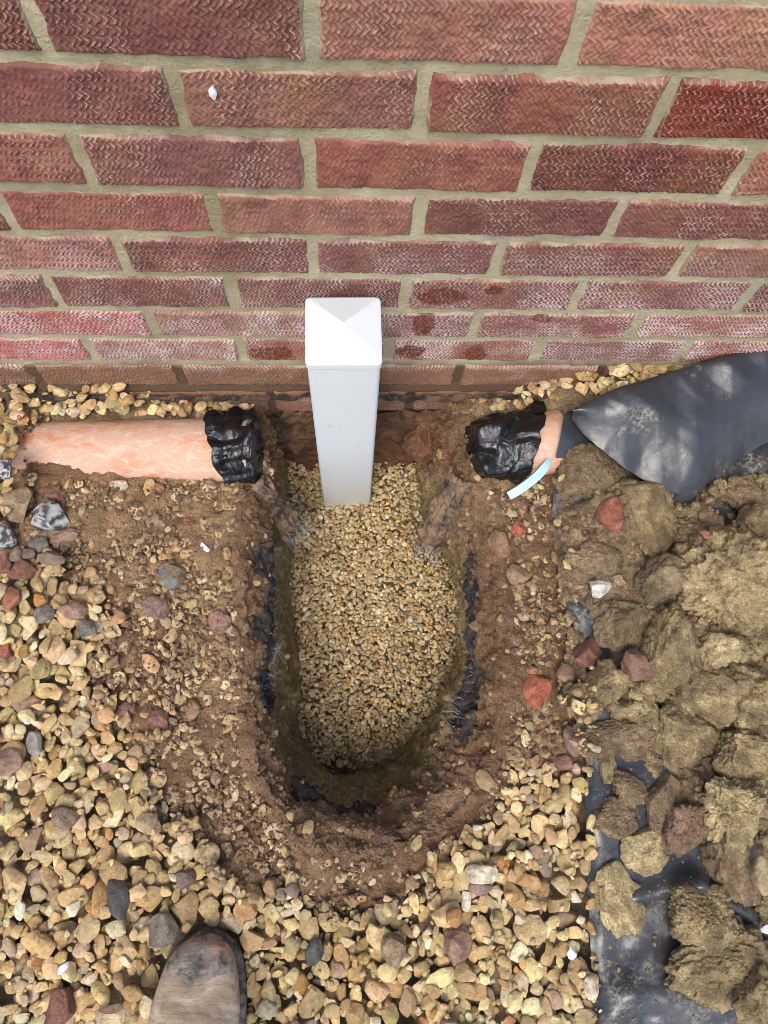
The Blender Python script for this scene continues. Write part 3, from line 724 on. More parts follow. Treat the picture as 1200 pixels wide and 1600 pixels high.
# ================================================================== BLACK PLASTIC SHEET
SHZ = -.668
edge_px = np.array([(868, 690), (866, 760), (868, 830), (882, 900), (900, 1000), (914, 1100), (919, 1180), (917, 1260), (920, 1340), (919, 1430), (925, 1520), (930, 1600), (936, 1800), (945, 2150)], float)
E = G(edge_px[:, 0], edge_px[:, 1], SHZ); E = catmull(E, 230)
SXW = 150
uu = np.linspace(0, 1, SXW); xr = 1.25
V = np.zeros((230, SXW, 3))
V[..., 0] = E[:, 0][:, None]+(xr-E[:, 0])[:, None]*uu[None]**1.25; V[..., 1] = E[:, 1][:, None]
def creases(P, seed, n=8, fr=4.0, warp=.05):
    """sharp folds between flat facets, as in stiff film"""
    rg = np.random.default_rng(seed); h = 0; Pw = P+warp*np.stack([vnoise(P, 6, seed+1), vnoise(P, 6, seed+2), vnoise(P, 6, seed+3)], -1)
    for _ in range(n):
        d = rg.normal(size=3); d[2] *= .3; d /= np.linalg.norm(d); f = fr*rg.uniform(.5, 2.2); h = h+(np.abs(((Pw@d*f+rg.random()) % 1)*2-1)-.5)*(fr/f)
    return h/np.sqrt(n)*1.6
FOLDS = [(G(985, 1400, SHZ)[:2], G(1080, 1378, SHZ)[:2], .012, .014), (G(1080, 1378, SHZ)[:2], G(1180, 1440, SHZ)[:2], .016, .014), (G(960, 1545, SHZ)[:2], G(1120, 1575, SHZ)[:2], .010, .018), (G(950, 1600, SHZ)[:2], G(1010, 1490, SHZ)[:2], .008, .016)]
def Zsheet(X, Y):
    Q = P3(X, Y); z = SHZ+.005*fbm(Q, 5, 3, 114)+.0050*creases(Q, 77, 8, 8.0, .02)+.002*fbm(Q, 24, 2, 118)
    for (pa, pb, hgt, wd) in FOLDS:
        e = pb-pa; t = np.clip(((X-pa[0])*e[0]+(Y-pa[1])*e[1])/(e@e), 0, 1); dd = np.hypot(X-pa[0]-t*e[0], Y-pa[1]-t*e[1]); z = z+hgt*np.exp(-(dd/wd)**2)
    return z
V[..., 2] = Zsheet(V[..., 0], V[..., 1])-.006*np.exp(-((V[..., 0]-E[:, 0][:, None])/.010)**2)
V[..., 0] += .004*fbm(P3(V[..., 1]*1.0, V[..., 1]*0, 0), 14, 3, 117)*np.exp(-uu*8)[None]
top_ = V.reshape(-1, 3); nv = len(top_)
sheet = tag(empty('plastic_sheet', (float(E[120, 0])+.1, float(E[120, 1]), SHZ)), 'black polythene sheet smeared with clay, spread under the clods', 'plastic sheet')
o = add('spread', top_, grid_faces(230, SXW), POLY, None, loc=sheet.location); o.location = (0, 0, 0); o.parent = sheet
# folded-back flap
fold_px = [(890, 641), (960, 611), (1040, 586), (1120, 562), (1200, 538), (1330, 500), (1500, 455)]
def zf(u): return -.578+.030*sstep(u, 900, 1250)
FOLD = np.array([G(u, v, zf(u)) for u, v in fold_px]); 
front_px = [(896, 653), (942, 702), (1056, 769), (1100, 752), (1140, 730), (1205, 688), (1300, 660), (1420, 640)]
front_z = [-.592, -.610, -.632, -.635, -.640, -.63, -.625, -.62]
FR = np.array([G(u, v, z_) for (u, v), z_ in zip(front_px, front_z)])
back_px = [(880, 664), (955, 645), (1040, 622), (1125, 600), (1200, 575), (1330, 540), (1500, 500)]
BK = np.array([G(u, v, z_) for (u, v), z_ in zip(back_px, (-.618, -.632, -.655, -.665, -.66, -.66, -.66))])
under_px = [(868, 716), (930, 712), (1020, 700), (1110, 690), (1200, 660), (1330, 640), (1500, 600)]
UN = np.array([G(u, v, z_) for (u, v), z_ in zip(under_px, (-.640, -.650, -.660, -.664, -.664, -.664, -.664))])
NA, NB = 190, 120
cu, cb, cf, cr_ = catmull(UN, NA), catmull(BK, NA), catmull(FOLD, NA), catmull(FR, NA)
V = np.zeros((NA, NB, 3))
for i in range(NA):
    f, r_, bk, un = cf[i], cr_[i], cb[i], cu[i]
    mid1 = f*.62+r_*.38+np.array([0, 0, .010]); mid2 = f*.3+r_*.7+np.array([0, 0, .004])
    ctrl = [un, un*.5+bk*.5, bk+np.array([0, .010, .008]), bk*.3+f*.7+np.array([0, .006, -.010]), f, mid1, mid2, r_]
    V[i] = catmull(ctrl, NB)
Q = V*np.array([1, 1, .6]); tB = np.linspace(0, 1, NB)[None]
wr = ridged(Q+.04*np.stack([vnoise(Q, 7, 121), vnoise(Q, 7, 122), 0*Q[..., 0]], -1), 8.5, 3, 123)
V[..., 2] += sstep(tB, .35, .6)*(.0085*creases(V, 126, 8, 8.0, .03)+.004*fbm(Q, 6, 2, 124))
V[..., :2] += (.004*fbm(Q[..., ::-1], 16, 3, 126)*sstep(tB, .9, 1))[..., None]
# torn nick at the corner of the flap's edge
o = add('flap', V.reshape(-1, 3), grid_faces(NA, NB), FILM, None, loc=sheet.location); o.location = (0, 0, 0); o.parent = sheet
FLAPV = V

# ================================================================== PALE BLUE STRAP
pts = [G(795, 775, -.664), G(815, 763, -.656), G(838, 745, -.650), (G(853, 728, -.648)), G(858, 716, -.652), G(853, 711, -.658)]
c_ = catmull(pts, 30); t = np.gradient(c_, axis=0); t /= np.linalg.norm(t, axis=1)[:, None]
upv = np.array([.2, -.3, .93]); sd_ = np.cross(t, upv); sd_ /= np.linalg.norm(sd_, axis=1)[:, None]; nn = np.cross(sd_, t)
wd = np.interp(np.arange(30), [0, 3, 20, 25, 29], [.0065, .0068, .0068, .005, .002]); V = np.stack([c_-sd_*wd[:, None]+nn*.0008, c_+sd_*wd[:, None]+nn*.0008, c_+sd_*wd[:, None]-nn*.0008, c_-sd_*wd[:, None]-nn*.0008], 1).reshape(-1, 3)
o = add('plastic_strap', V, [grid_faces(30, 4, wrap=True), np.array([[0, 1, 2, 3], [119, 118, 117, 116]])], STRAP, None, loc=c_[12], smooth=False)
tag(o, 'pale blue plastic strap curling out from under the right bag', 'strap')

# ================================================================== WEED MEMBRANE in the trench sides
def pit_at(s, t):
    """point and normal of the trench side"""
    i = np.clip(np.asarray(s)*(NS-1), 0, NS-1).round().astype(int); j = np.clip(np.asarray(t)*(NT-1), 0, NT-1).round().astype(int); return VV[i, j], NR[i, j]
def s_of(u, v, ring=C1):
    p = PX(ring); return np.argmin(np.hypot(p[:, 0]-u, p[:, 1]-v))/(NS-1)
mr = np.random.default_rng(77)
def fibre_bundle(name, parent, items, rad=.00034):
    Vs, Fs, b = [], [], 0
    for path in items:
        n = len(path); v, f = tube(path, np.linspace(rad, rad*.4, n), 4); Vs.append(v); Fs.append(f+b); b += len(v)
    o = add(name, np.vstack(Vs)-np.array(parent.location), np.vstack(Fs), FIBRE, parent); o['kind'] = 'stuff'; return o
def band(s0, s1, t0, t1, label, seed, tufts):
    n = max(12, int((s1-s0)*NS*1.2)); mm = 34
    ss = np.linspace(s0, s1, n); one = np.zeros(n); Qs = P3(ss*40, one)
    lo = t0+.025*fbm(Qs, .8, 4, seed)-.02*np.abs(vnoise(Qs, 5, seed+8)); hi = t1+.025*fbm(Qs, .9, 4, seed+1)+.025*vnoise(Qs, 6, seed+9)
    en = np.minimum(np.arange(n), np.arange(n)[::-1])/6.0; en = np.clip(en, 0, 1); mid = (lo+hi)/2; lo = mid+(lo-mid)*en; hi = mid+(hi-mid)*en
    T = lo[:, None]+(hi-lo)[:, None]*np.linspace(0, 1, mm)[None]; S = ss[:, None]+0*T
    fi = np.clip(S*(NS-1), 0, NS-1.001); fj = np.clip(T*(NT-1), 0, NT-1.001); i = fi.astype(int); j = fj.astype(int); fi -= i; fj -= j
    def sm(A): return (A[i, j]*((1-fi)*(1-fj))[..., None]+A[i+1, j]*(fi*(1-fj))[..., None]+A[i, j+1]*((1-fi)*fj)[..., None]+A[i+1, j+1]*(fi*fj)[..., None])
    P = sm(VV); N = sm(NR)
    off = .004+.004*np.abs(fbm(P, 40, 3, seed+3)); off[:, 0] = off[:, -1] = -.002; off[0] = off[-1] = -.002
    P = P+N*off[..., None]
    loc = P[n//2, mm//2]
    root = add('weed_membrane', P.reshape(-1, 3), grid_faces(n, mm, True), MEMB, None, loc=loc)
    tag(root, label, 'membrane')
    items = []
    for (sa, sb, cnt, ln) in tufts:
        for _ in range(cnt):
            s = mr.uniform(sa, sb); a = (s-s0)/(s1-s0); ii = int(np.clip(a, 0, 1)*(n-1)); t = mr.uniform(lo[ii]*.6+hi[ii]*.4, hi[ii])
            p, nrm = pit_at(s, t); L = ln*mr.uniform(.4, 1.2); hd = np.array([nrm[0], nrm[1], 0]); hd /= np.linalg.norm(hd)+1e-9
            side = np.cross(hd, [0, 0, 1]); k = mr.normal()*.22; dz = mr.uniform(-.5, .1)
            q = np.linspace(0, 1, 5)[:, None]; bend = mr.normal()*.5
            items.append(p+nrm*.003+L*(q*(hd+side*k+np.array([0, 0, dz]))+q**2*(side*bend+np.array([0, 0, -.25]))))
    fibre_bundle('frayed_fibre', root, items)
    return root
sl0, sl1 = s_of(398, 832), s_of(404, 1125)
band(sl0, sl1, .20, .36, 'torn black weed membrane with white frayed threads along the left side of the trench', 131,
     [(sl0+.01, sl0+.05, 6, .014), (sl0+.05, sl1-.05, 44, .011), (sl1-.065, sl1-.035, 26, .017), (sl1-.03, sl1-.006, 16, .010)])
sr0, sr1 = s_of(742, 1175), s_of(742, 858)
band(min(sr0, sr1), max(sr0, sr1), .23, .36, 'torn black weed membrane lining the right side of the trench', 141,
     [(min(sr0, sr1), min(sr0, sr1)+.035, 14, .026), (min(sr0, sr1)+.03, min(sr0, sr1)+.09, 12, .020), (min(sr0, sr1)+.05, max(sr0, sr1), 10, .008)])
sb0, sb1 = s_of(440, 1238), s_of(600, 1290)
band(min(sb0, sb1), max(sb0, sb1), .30, .42, 'thin black strip of weed membrane poking from the near end of the trench', 151, [(min(sb0, sb1), max(sb0, sb1), 14, .020)])

# two torn flaps hanging into the trench below the bags
def cloth_flap(pA, pB, wA, wB, sag, seed, label, nf, flen, fibs):
    """ragged tongue of membrane from pA to pB"""
    a, b = np.array(pA), np.array(pB); n, mm = 60, 36; q = np.linspace(0, 1, n)[:, None]
    c_ = a+(b-a)*q+np.array([0, 0, 1])*(sag*np.sin(q*pi)); t = (b-a)/np.linalg.norm(b-a); sd_ = np.cross(t, [0, 0, 1]); sd_ /= np.linalg.norm(sd_); up_ = np.cross(sd_, t)
    u = np.linspace(-1, 1, mm)[None, :, None]; wdt = (wA+(wB-wA)*q)[:, None]; 
    endj = (.012*fbm(P3(u[0, :, 0]*3, u[0, :, 0]*0), 1.5, 4, seed)); rag = np.zeros((n, mm)); rag += endj[None]*np.clip((q-.7)/.3, 0, 1)
    V = c_[:, None]+sd_*u*wdt+t*rag[..., None]
    V = V+up_*((1-u**2)*wdt*.55)
    V = V+up_*(.005*ridged(V, 38, 3, seed+1)+.003*fbm(V, 90, 2, seed+2))[..., None]+sd_*(.004*fbm(P3(q+0*u[..., 0], q*0+u[..., 0]), 6, 3, seed+3))[..., None]
    B = V-up_*.003
    root = add('membrane_flap', np.vstack([V.reshape(-1, 3), B.reshape(-1, 3)]), [grid_faces(n, mm, True), grid_faces(n, mm)+n*mm], FLAP, None, loc=V[n//2, mm//2])
    tag(root, label, 'membrane')
    items = []
    for _ in range(nf):
        jj = mr.integers(0, mm); ii = mr.integers(n-8, n) if fibs == 'end' else mr.integers(n//2, n)
        p = V[ii, jj]; L = flen*mr.uniform(.4, 1.2); dv = t*1.0+sd_*mr.normal()*.35+up_*mr.uniform(-.2, .5) if fibs == 'end' else sd_*fibs+t*mr.uniform(-.1, .3)+up_*mr.uniform(.1, .4)
        qq = np.linspace(0, 1, 5)[:, None]; items.append(p+L*(qq*dv+qq**2*(np.array([0, 0, -.4])+sd_*mr.normal()*.2)))
    fibre_bundle('frayed_fibre', root, items, .0006)
cloth_flap(G(396, 750, -.69), G(456, 826, -.83), .016, .026, .004, 161, 'muddy tongue of torn membrane with frayed end below the left bag', 34, .036, 'end')
cloth_flap(G(728, 742, -.69), G(668, 856, -.86), .026, .026, .004, 171, 'crumpled muddy membrane flap hanging below the right bag', 22, .030, 'end')

# ================================================================== BOOT
bt = G(318, 1460, -.640); bl = np.array([bt[0], bt[1], -.672])
boot = tag(empty('work_boot', bl), 'worn muddy tan work boot toe with dark scuffed tip on the gravel', 'boot')
def loft(secs, nseg=48, p=2.6, zflat=True):
    V = []
    th = np.arange(nseg)/nseg*2*pi
    for (y, cx, hw, z0, z1) in secs:
        c_, s_ = np.cos(th), np.sin(th); zc = (z0+z1)/2; hz = (z1-z0)/2
        V.append(np.stack([cx+hw*np.sign(c_)*np.abs(c_)**(2/p), np.full(nseg, y), zc+hz*np.sign(s_)*np.abs(s_)**(2/2.1)], 1))
    return np.array(V)
ys = np.array([0, -.004, -.012, -.025, -.045, -.075, -.11, -.15, -.19, -.23, -.27, -.30, -.312])
hw = np.array([.006, .020, .033, .043, .050, .056, .058, .055, .049, .044, .042, .036, .015])
z1 = np.array([.034, .046, .054, .060, .064, .068, .074, .088, .105, .115, .115, .112, .100])
cx = np.interp(ys, [-.31, -.12, 0], [-.012, -.004, .006])
yf = np.linspace(0, 1, 60)**1.4*ys[-1]
secs = [(y, np.interp(-y, -ys, cx), np.interp(-y, -ys, hw), .018, np.interp(-y, -ys, z1)) for y in yf]
Vb = loft(secs)
Q = Vb*1.0
Vb[..., 2] += np.where(Vb[..., 2] > .03, .0022*np.sin(Q[..., 1]*150+Q[..., 0]*35+2*vnoise(Q, 20, 5))*sstep(-Q[..., 1], .05, .10)+.0015*fbm(Q, 50, 3, 6), 0)
o = add('upper', Vb.reshape(-1, 3), [grid_faces(60, 48, wrap=True), np.arange(48)[None, ::-1], (59*48+np.arange(48))[None]], LEATHER, boot)
secs = [(y+.003*(1 if k == 0 else 0), np.interp(-y, -ys, cx), np.interp(-y, -ys, hw)+.0045, -.006, .021) for k, y in enumerate(yf)]
Vs_ = loft(secs, p=5)
add('sole', Vs_.reshape(-1, 3), [grid_faces(60, 48, wrap=True), np.arange(48)[None, ::-1], (59*48+np.arange(48))[None]], RUBBER, boot)
boot.scale = (.95, 1, 1); boot.location.x -= .004
# shaft of the boot
zz_ = np.linspace(.07, .30, 30); th = np.arange(48)/48*2*pi; Vsft = []
for z_ in zz_:
    k = (z_-.07)/.23; Vsft.append(np.stack([-.010+(.042+.008*k)*np.cos(th), -.245+(.062-.004*k)*np.sin(th), np.full(48, z_)+.002*np.sin(z_*90+3*np.cos(th))], 1))
for z_ in zz_[::-1]:
    k = (z_-.07)/.23; Vsft.append(np.stack([-.010+(.038+.008*k)*np.cos(th), -.245+(.058-.004*k)*np.sin(th), np.full(48, z_)], 1))
add('shaft', np.array(Vsft).reshape(-1, 3), grid_faces(60, 48, wrap=True), LEATHER, boot)

# ================================================================== SOIL HEAP on the sheet
HP = gpoly([(866, 700), (1000, 690), (1060, 770), (1120, 745), (1200, 700), (1500, 640), (2100, 640), (2100, 2300), (1500, 2300), (1260, 1640), (1080, 1520), (1045, 1465), (1060, 1395), (1145, 1420), (1130, 1360), (1080, 1335), (1035, 1290), (1015, 1195), (960, 1190), (905, 1185), (885, 1080), (872, 960), (862, 820)], SHZ)
HPX = gpoly([(1140, 1130), (1240, 1100), (1240, 1320), (1150, 1320)], SHZ)
def Hheap(X, Y):
    Q = P3(X, Y); sd_ = poly_sd(X, Y, HP)+.012*fbm(Q, 25, 3, 181)
    h = -.004+.020*sstep(-sd_, 0, .05)+.030*sstep(-sd_, .05, .20)
    h += sstep(-sd_, 0, .03)*(.010*fbm(Q, 14, 4, 182)+.006*ridged(Q, 30, 3, 183)+.003*fbm(Q, 110, 3, 184))
    h -= .035*sstep(fbm(Q, 13, 3, 185), .38, .62)*(1-sstep(-sd_, .05, .11))
    return np.where(sd_ < 0, h, -.05), sd_
hx_ = np.arange(.22, 1.05, .004); hy_ = np.arange(-1.25, -.16, .004); X, Y = np.meshgrid(hx_, hy_, indexing='ij'); hh, sd_ = Hheap(X, Y)
F = grid_faces(len(hx_), len(hy_)); zc_ = hh.ravel()[F].min(1); kf = zc_ > -.02
Q = P3(X, Y); k = sstep(fbm(Q, 8, 4, 186)+.9*sstep(X, .42, .60)-.45, -.3, .3)[..., None]
ht = np.array((.27, .19, .108))*(1-k)+np.array((.36, .275, .14))*k
HEAPV = np.stack([X, Y, Zsheet(X, Y)+hh], -1).reshape(-1, 3)
heap = add('soil_heap', HEAPV, F[kf], CLAY, None, {'tint': ht.reshape(-1, 3)}); tag(heap, 'crumbled brown earth heaped on the black sheet among the clods', 'soil', kind='stuff')
hm_h = Hheap(HM.X, HM.Y)[0]; HM.H = np.maximum(HM.H, np.where(hm_h > -.02, Zsheet(HM.X, HM.Y)+hm_h, -9))
shm = (HM.X > np.interp(-HM.Y, -E[:, 1], E[:, 0])) & (HM.Y < E[0, 1]); HM.H = np.where(shm, np.maximum(HM.H, Zsheet(HM.X, HM.Y)), HM.H)
SHEETMASK = shm

# ================================================================== CLODS
def clod(u, v, wpx, hpx, color, label, seed, tall=.6, rough=1.0, sub=5, smear=0.0, rise=.35, dz=0.0, name='clay_clod', cat='clod', mat=None, zlev=None):
    z0 = SHZ+.03 if zlev is None else zlev
    P = G(u, v, z0); z = float(HM.at(P[0], P[1])); P = G(u, v, z+.02) if zlev is None else P
    z = float(HM.at(P[0], P[1])) if zlev is None else zlev
    s = mpp(u, v, z); a = wpx*s/2*1.13; b = hpx*s/2*1.13; c = min(a, b)*tall*1.3
    V, F = ico(sub); V = V.copy(); r = np.random.default_rng(seed)
    d = 1+.30*fbm(V, 1.2, 2, seed)
    Vw = V+.22*np.stack([vnoise(V, 2.1, seed+31), vnoise(V, 2.1, seed+32), vnoise(V, 2.1, seed+33)], -1)
    crack = np.clip(1-np.abs(vnoise(Vw, 1.7, seed+40))*10, 0, 1)+.6*np.clip(1-np.abs(vnoise(Vw, 3.6, seed+41))*7, 0, 1)
    det = .085*fbm(V, 4.6, 5, seed+2, .68)+.040*ridged(V, 11, 3, seed+4)
    d0 = d.copy(); d = d+rough*det
    for _ in range(5 if smear == 0 else 7):                                                # broken and spade-cut faces keep a little of the crumb
        n = r.normal(size=3); n[2] = abs(n[2])*.8; n /= np.linalg.norm(n); lim = r.uniform(.58, .88); nv_ = V@n; flat_ = (lim+(.25 if smear > 0 else .7)*rough*det)/np.maximum(nv_, .05)
        d = np.where((nv_ > .25) & (d > flat_), flat_, d)
    d -= .10*crack*min(rough, 1)
    if smear > 0: d += smear*.05*np.sin(9*V[:, 0]+5*vnoise(V, 2, seed+5))*np.clip(V[:, 2], 0, 1)
    V = V*d[:, None]; V /= np.abs(V).max(0)*.97
    cr = np.array(color); k = sstep(fbm(V, 2.2, 4, seed+6), -.35, .4)[:, None]; k2 = sstep(fbm(V, 4.5, 3, seed+7), .1, .6)[:, None]
    tt_ = cr*(.80+.34*k); tt_ = tt_*(1-.45*k2)+np.array((.20, .115, .065))*.45*k2
    V = V*np.array([a, b, c]); V = V@euler_m(0, 0, r.normal()*.15).T
    loc = np.array([P[0], P[1], z+c*rise+dz])
    o = add(name, V, F, mat or CLAY, None, {'tint': tt_}); o.location = loc
    tag(o, label, cat)
    q = HM.rest(P[0], P[1], a, b, c, 0)
    if q: HM.stamp(q[0], q[1], loc[2]-.1*c)
    return o
OL = (.42, .318, .155); YO = (.61, .475, .235); BR = (.33, .236, .130); GB_ = (.32, .24, .135); RB = (.31, .19, .115); OG = (.38, .292, .143)
CL = [  # u, v, w, h, colour, tall, rough, smear, label
 (926, 742, 108, 88, BR, .45, .7, 0, 'brown clay clod with a flat top directly beside the left edge of the folded flap'),
 (1012, 798, 90, 130, OL, .42, .6, .6, 'smooth olive clod with swirl marks just below the flap corner'),
 (1147, 915, 165, 165, YO, .75, 1.2, 0, 'largest crumbly yellow-olive clod at the right edge of the heap'),
 (1185, 808, 48, 52, OL, .7, .6, 0, 'small rounded olive lump wedged under the flap at the right edge'),
 (1165, 768, 60, 55, BR, .6, 1, 0, 'rough brown lump pressed under the hanging edge of the flap'),
 (1038, 905, 76, 72, GB_, .7, .8, 0, 'round grey-brown clod left of the largest yellow clod'),
 (978, 972, 80, 78, GB_, .6, .9, .4, 'brown clod with a split face below the white stone'),
 (878, 974, 36, 36, OL, .7, .8, 0, 'small olive ball of clay among pebbles by the trench'),
 (1058, 1018, 112, 140, OG, .5, .8, .9, 'smeared olive clod with wavy shovel marks in the middle of the heap'),
 (955, 1064, 72, 62, OL, .6, 1, 0, 'ragged olive clod between the two reddish wedges'),
 (918, 1094, 75, 62, BR, .5, .9, 0, 'brown clod nearest to the bright red brick piece'),
 (1007, 1108, 56, 64, OG, .5, .7, 1.0, 'greenish clod with a smooth cut face below the pinkish wedge'),
 (965, 1152, 118, 52, BR, .45, 1, 0, 'long flat brown clod lying along the top of the bare sheet'),
 (1070, 1142, 105, 125, OG, .55, .8, .9, 'olive clod with a smooth smeared groove above the bare sheet'),
 (1118, 1078, 88, 100, OL, .6, .9, .3, 'dull olive clod below the largest yellow clod'),
 (1160, 1003, 90, 62, YO, .6, 1.2, 0, 'low yellowish crumbly clod tucked beneath the largest clod'),
 (1178, 1085, 85, 100, OL, .65, 1.2, 0, 'crumbly olive clod against the right edge at mid height'),
 (1160, 1165, 95, 95, OL, .6, 1.3, 0, 'pitted olive clod above the tall yellow crumbly one'),
 (1150, 1262, 115, 120, YO, .7, 1.3, 0, 'tall yellow-brown crumbly clod at the right above the dark clod'),
 (1052, 1262, 66, 120, BR, .5, .5, .4, 'long brown clod with a deep groove at the head of the bare sheet'),
 (1098, 1296, 62, 84, RB, .55, 1.2, 0, 'reddish crumbly clod beside the grooved brown clod'),
 (1158, 1352, 88, 105, BR, .65, .9, 0, 'dark brown clod at the right edge above the fold in the sheet'),
 (1104, 1436, 96, 88, OL, .6, .9, 0, 'olive clod with a sharp shaded left face on the sheet fold'),
 (1136, 1510, 168, 126, OL, .5, 1, 0, 'broad olive-brown clod in the bottom right of the sheet'),
 (1195, 1560, 90, 90, OL, .55, 1, 0, 'clay lump in the bottom right corner below the broad clod'),
 (1017, 1326, 72, 74, YO, .30, .9, .6, 'flat yellow-olive pat of clay on the sheet, upper of the two pats'),
 (976, 1408, 76, 96, YO, .26, .8, .9, 'flat dried clay pat lying alone on the sheet, lower of the two pats'),
 (984, 1230, 54, 56, BR, .5, 1.1, 0, 'small brown crumb pile between blue-black patches of sheet'),
 (963, 1282, 76, 62, BR, .4, .9, 0, 'flat brown clod at the left edge of the sheet'),
 (956, 1203, 32, 42, OL, .5, .8, 0, 'small olive clod at the very top of the bare sheet'),
 (1100, 830, 80, 60, BR, .45, 1.3, 0, 'loose brown crumbly lump below the torn end of the flap'),
 (940, 870, 95, 60, BR, .35, 1, 0, 'low brown lump below the squared brick piece'),
 (1065, 738, 42, 30, BR, .5, 1.1, 0, 'little lump of earth caught against the corner of the flap'),
]
for k, (u, v, w_, h_, c_, tl, rg, sm_, lb) in enumerate(CL):
    clod(u, v, w_, h_, c_, lb, 300+k*13, tl, rg, 6 if w_ > 92 else 5, sm_)
# lumps along the near lip of the trench
for k, (u, v, w_, h_, lb) in enumerate([(532, 1335, 60, 75, 'brown lump of earth with a rounded top on the near lip of the trench'), (600, 1312, 50, 40, 'low earth lump on the near lip right of the rounded lump'), (490, 1320, 42, 34, 'small earth lump on the near lip left of the rounded lump')]):
    clod(u, v, w_, h_, (.185, .110, .070), lb, 900+k*11, .45, .8, 5, 0, .15, name='earth_lump', cat='lump', mat=SOIL, zlev=-.700)
clod(660, 690, 62, 62, (.23, .105, .06), 'red-brown clay lump stuck to the footing right of the post', 955, .8, 1.1, 5, 0, .0, name='earth_lump', cat='lump', mat=SOIL, zlev=-.80)

# ================================================================== keep loose gravel off the solid things
def shrink(mk, n):
    for _ in range(n): mk = mk & np.roll(mk, 1, 0)
    return mk
def block(mask, h=.5): HM.H = np.where(mask, np.maximum(HM.H, h), HM.H)
def seg_mask(a, b, wdt): 
    a = np.array(a)[:2]; b = np.array(b)[:2]; e = b-a; t = np.clip(((HM.X-a[0])*e[0]+(HM.Y-a[1])*e[1])/(e@e), 0, 1); return np.hypot(HM.X-a[0]-t*e[0], HM.Y-a[1]-t*e[1]) < wdt
def cyl(a, b, R, z):
    aa = np.array(a)[:2]; bb = np.array(b)[:2]; e = bb-aa; t = np.clip(((HM.X-aa[0])*e[0]+(HM.Y-aa[1])*e[1])/(e@e), 0, 1); d = np.hypot(HM.X-aa[0]-t*e[0], HM.Y-aa[1]-t*e[1])
    HM.H = np.maximum(HM.H, np.where(d < R, z+np.sqrt(np.clip(R*R-d*d, 0, None)), -9))
pe = G(104, 710, LZ); cyl(lpa, pe, PR, LZ-.014); block(seg_mask(pe, lpb, PR-.004))     # the buried left part may be covered
cyl(lpa, (pe[0], pe[1]), PR-.012, LZ-.012)
block(seg_mask(f1, rpb, PR+.004))
bx0 = bl[0]; block((np.abs(HM.X-bx0+.004) < .050*np.clip((-(HM.Y-bl[1])+.004)/.04, 0, 1)**.5) & (HM.Y < bl[1]+.003) & (HM.Y > bl[1]-.33))
fl = np.vstack([FLAPV[:, -1, :2], FLAPV[::-1, 60, :2]]); block((poly_sd(HM.X, HM.Y, np.vstack([FLAPV[:, -1, :2], (FLAPV[::-1, 58, :2])])) < .0))
SHB = SHEETMASK & (HM.Y < G(900, 1180, SHZ)[1]); HM0 = HM.H.copy(); 
block(shrink(SHEETMASK, 4) & (poly_sd(HM.X, HM.Y, GD) > 0))

# ================================================================== SURFACE GRAVEL
DN, DF = dens(HM.X, HM.Y)
DN = DN*(pdm > .006); DN = np.where(HM.H > .3, 0, DN)
pv = PX(np.stack([HM.X, HM.Y, np.full(HM.X.shape, -.68)], -1)); inview = (pv[..., 0] > -70) & (pv[..., 0] < 1270) & (pv[..., 1] > 480) & (pv[..., 1] < 1680)
wt = DF**1.5*np.where(inview, 1, .35)*(HM.H < .3)*(pdm > .01); cdf = np.cumsum(wt.ravel()); cdf /= cdf[-1]
def sampler(r):
    k = np.searchsorted(cdf, r.random()); return HM.X.ravel()[k]+r.uniform(-.5, .5)*HM.st, HM.Y.ravel()[k]+r.uniform(-.5, .5)*HM.st
gr = np.random.default_rng(31)
mid = deposit(HM, 900, sampler, lambda r: r.uniform(.004, .0085), gr, 4, .25, (.5, .8), lambda x, y, z: z > -.50)
big = deposit(HM, 5600, sampler, lambda r: np.clip(r.lognormal(math.log(.0099), .36), .0045, .024), gr, 5, .42, (.34, .66), lambda x, y, z: z > -.50)
fil = deposit(HM, 900, sampler, lambda r: r.uniform(.0022, .0055), gr, 5, .4, (.5, .8), lambda x, y, z: z > -.50)
def sampler_end(r): q = G(10, 705, -.65); return q[0]+r.normal()*.018, q[1]+r.uniform(-.055, .055)
pil = deposit(HM, 60, sampler_end, lambda r: r.uniform(.007, .014), gr, 2, .5, (.42, .72), lambda x, y, z: z > -.56)
HMS = HM.H.copy()
def onsoil(tol): 
    return lambda x, y, z: z > HMS[min(HM.nx-1, max(0, int((x-HM.x0)/HM.st))), min(HM.ny-1, max(0, int((y-HM.y0)/HM.st)))]+tol
# sparse stones pressed into the bare earth
wt3 = np.where(DF < .5, np.clip(DN, 0, 1)**1.15, 0)*inview*(HM.H < .3); cdf = np.cumsum(wt3.ravel()); cdf /= cdf[-1]
spa = deposit(HM, 3300, sampler, lambda r: np.clip(r.lognormal(math.log(.0066), .45), .0028, .018), gr, 1, .60, (.5, .8), onsoil(.0045))
cdf = np.cumsum(np.where((pdm > .0) & (DF < .6), 1.0, 0).ravel()*inview.ravel()*(HM.H < .3).ravel()*~SHEETMASK.ravel()); cdf /= cdf[-1]
tin = deposit(HM, 3600, sampler, lambda r: np.clip(r.lognormal(math.log(.0030), .38), .0014, .007), gr, 1, .5, (.5, .9), onsoil(.003))
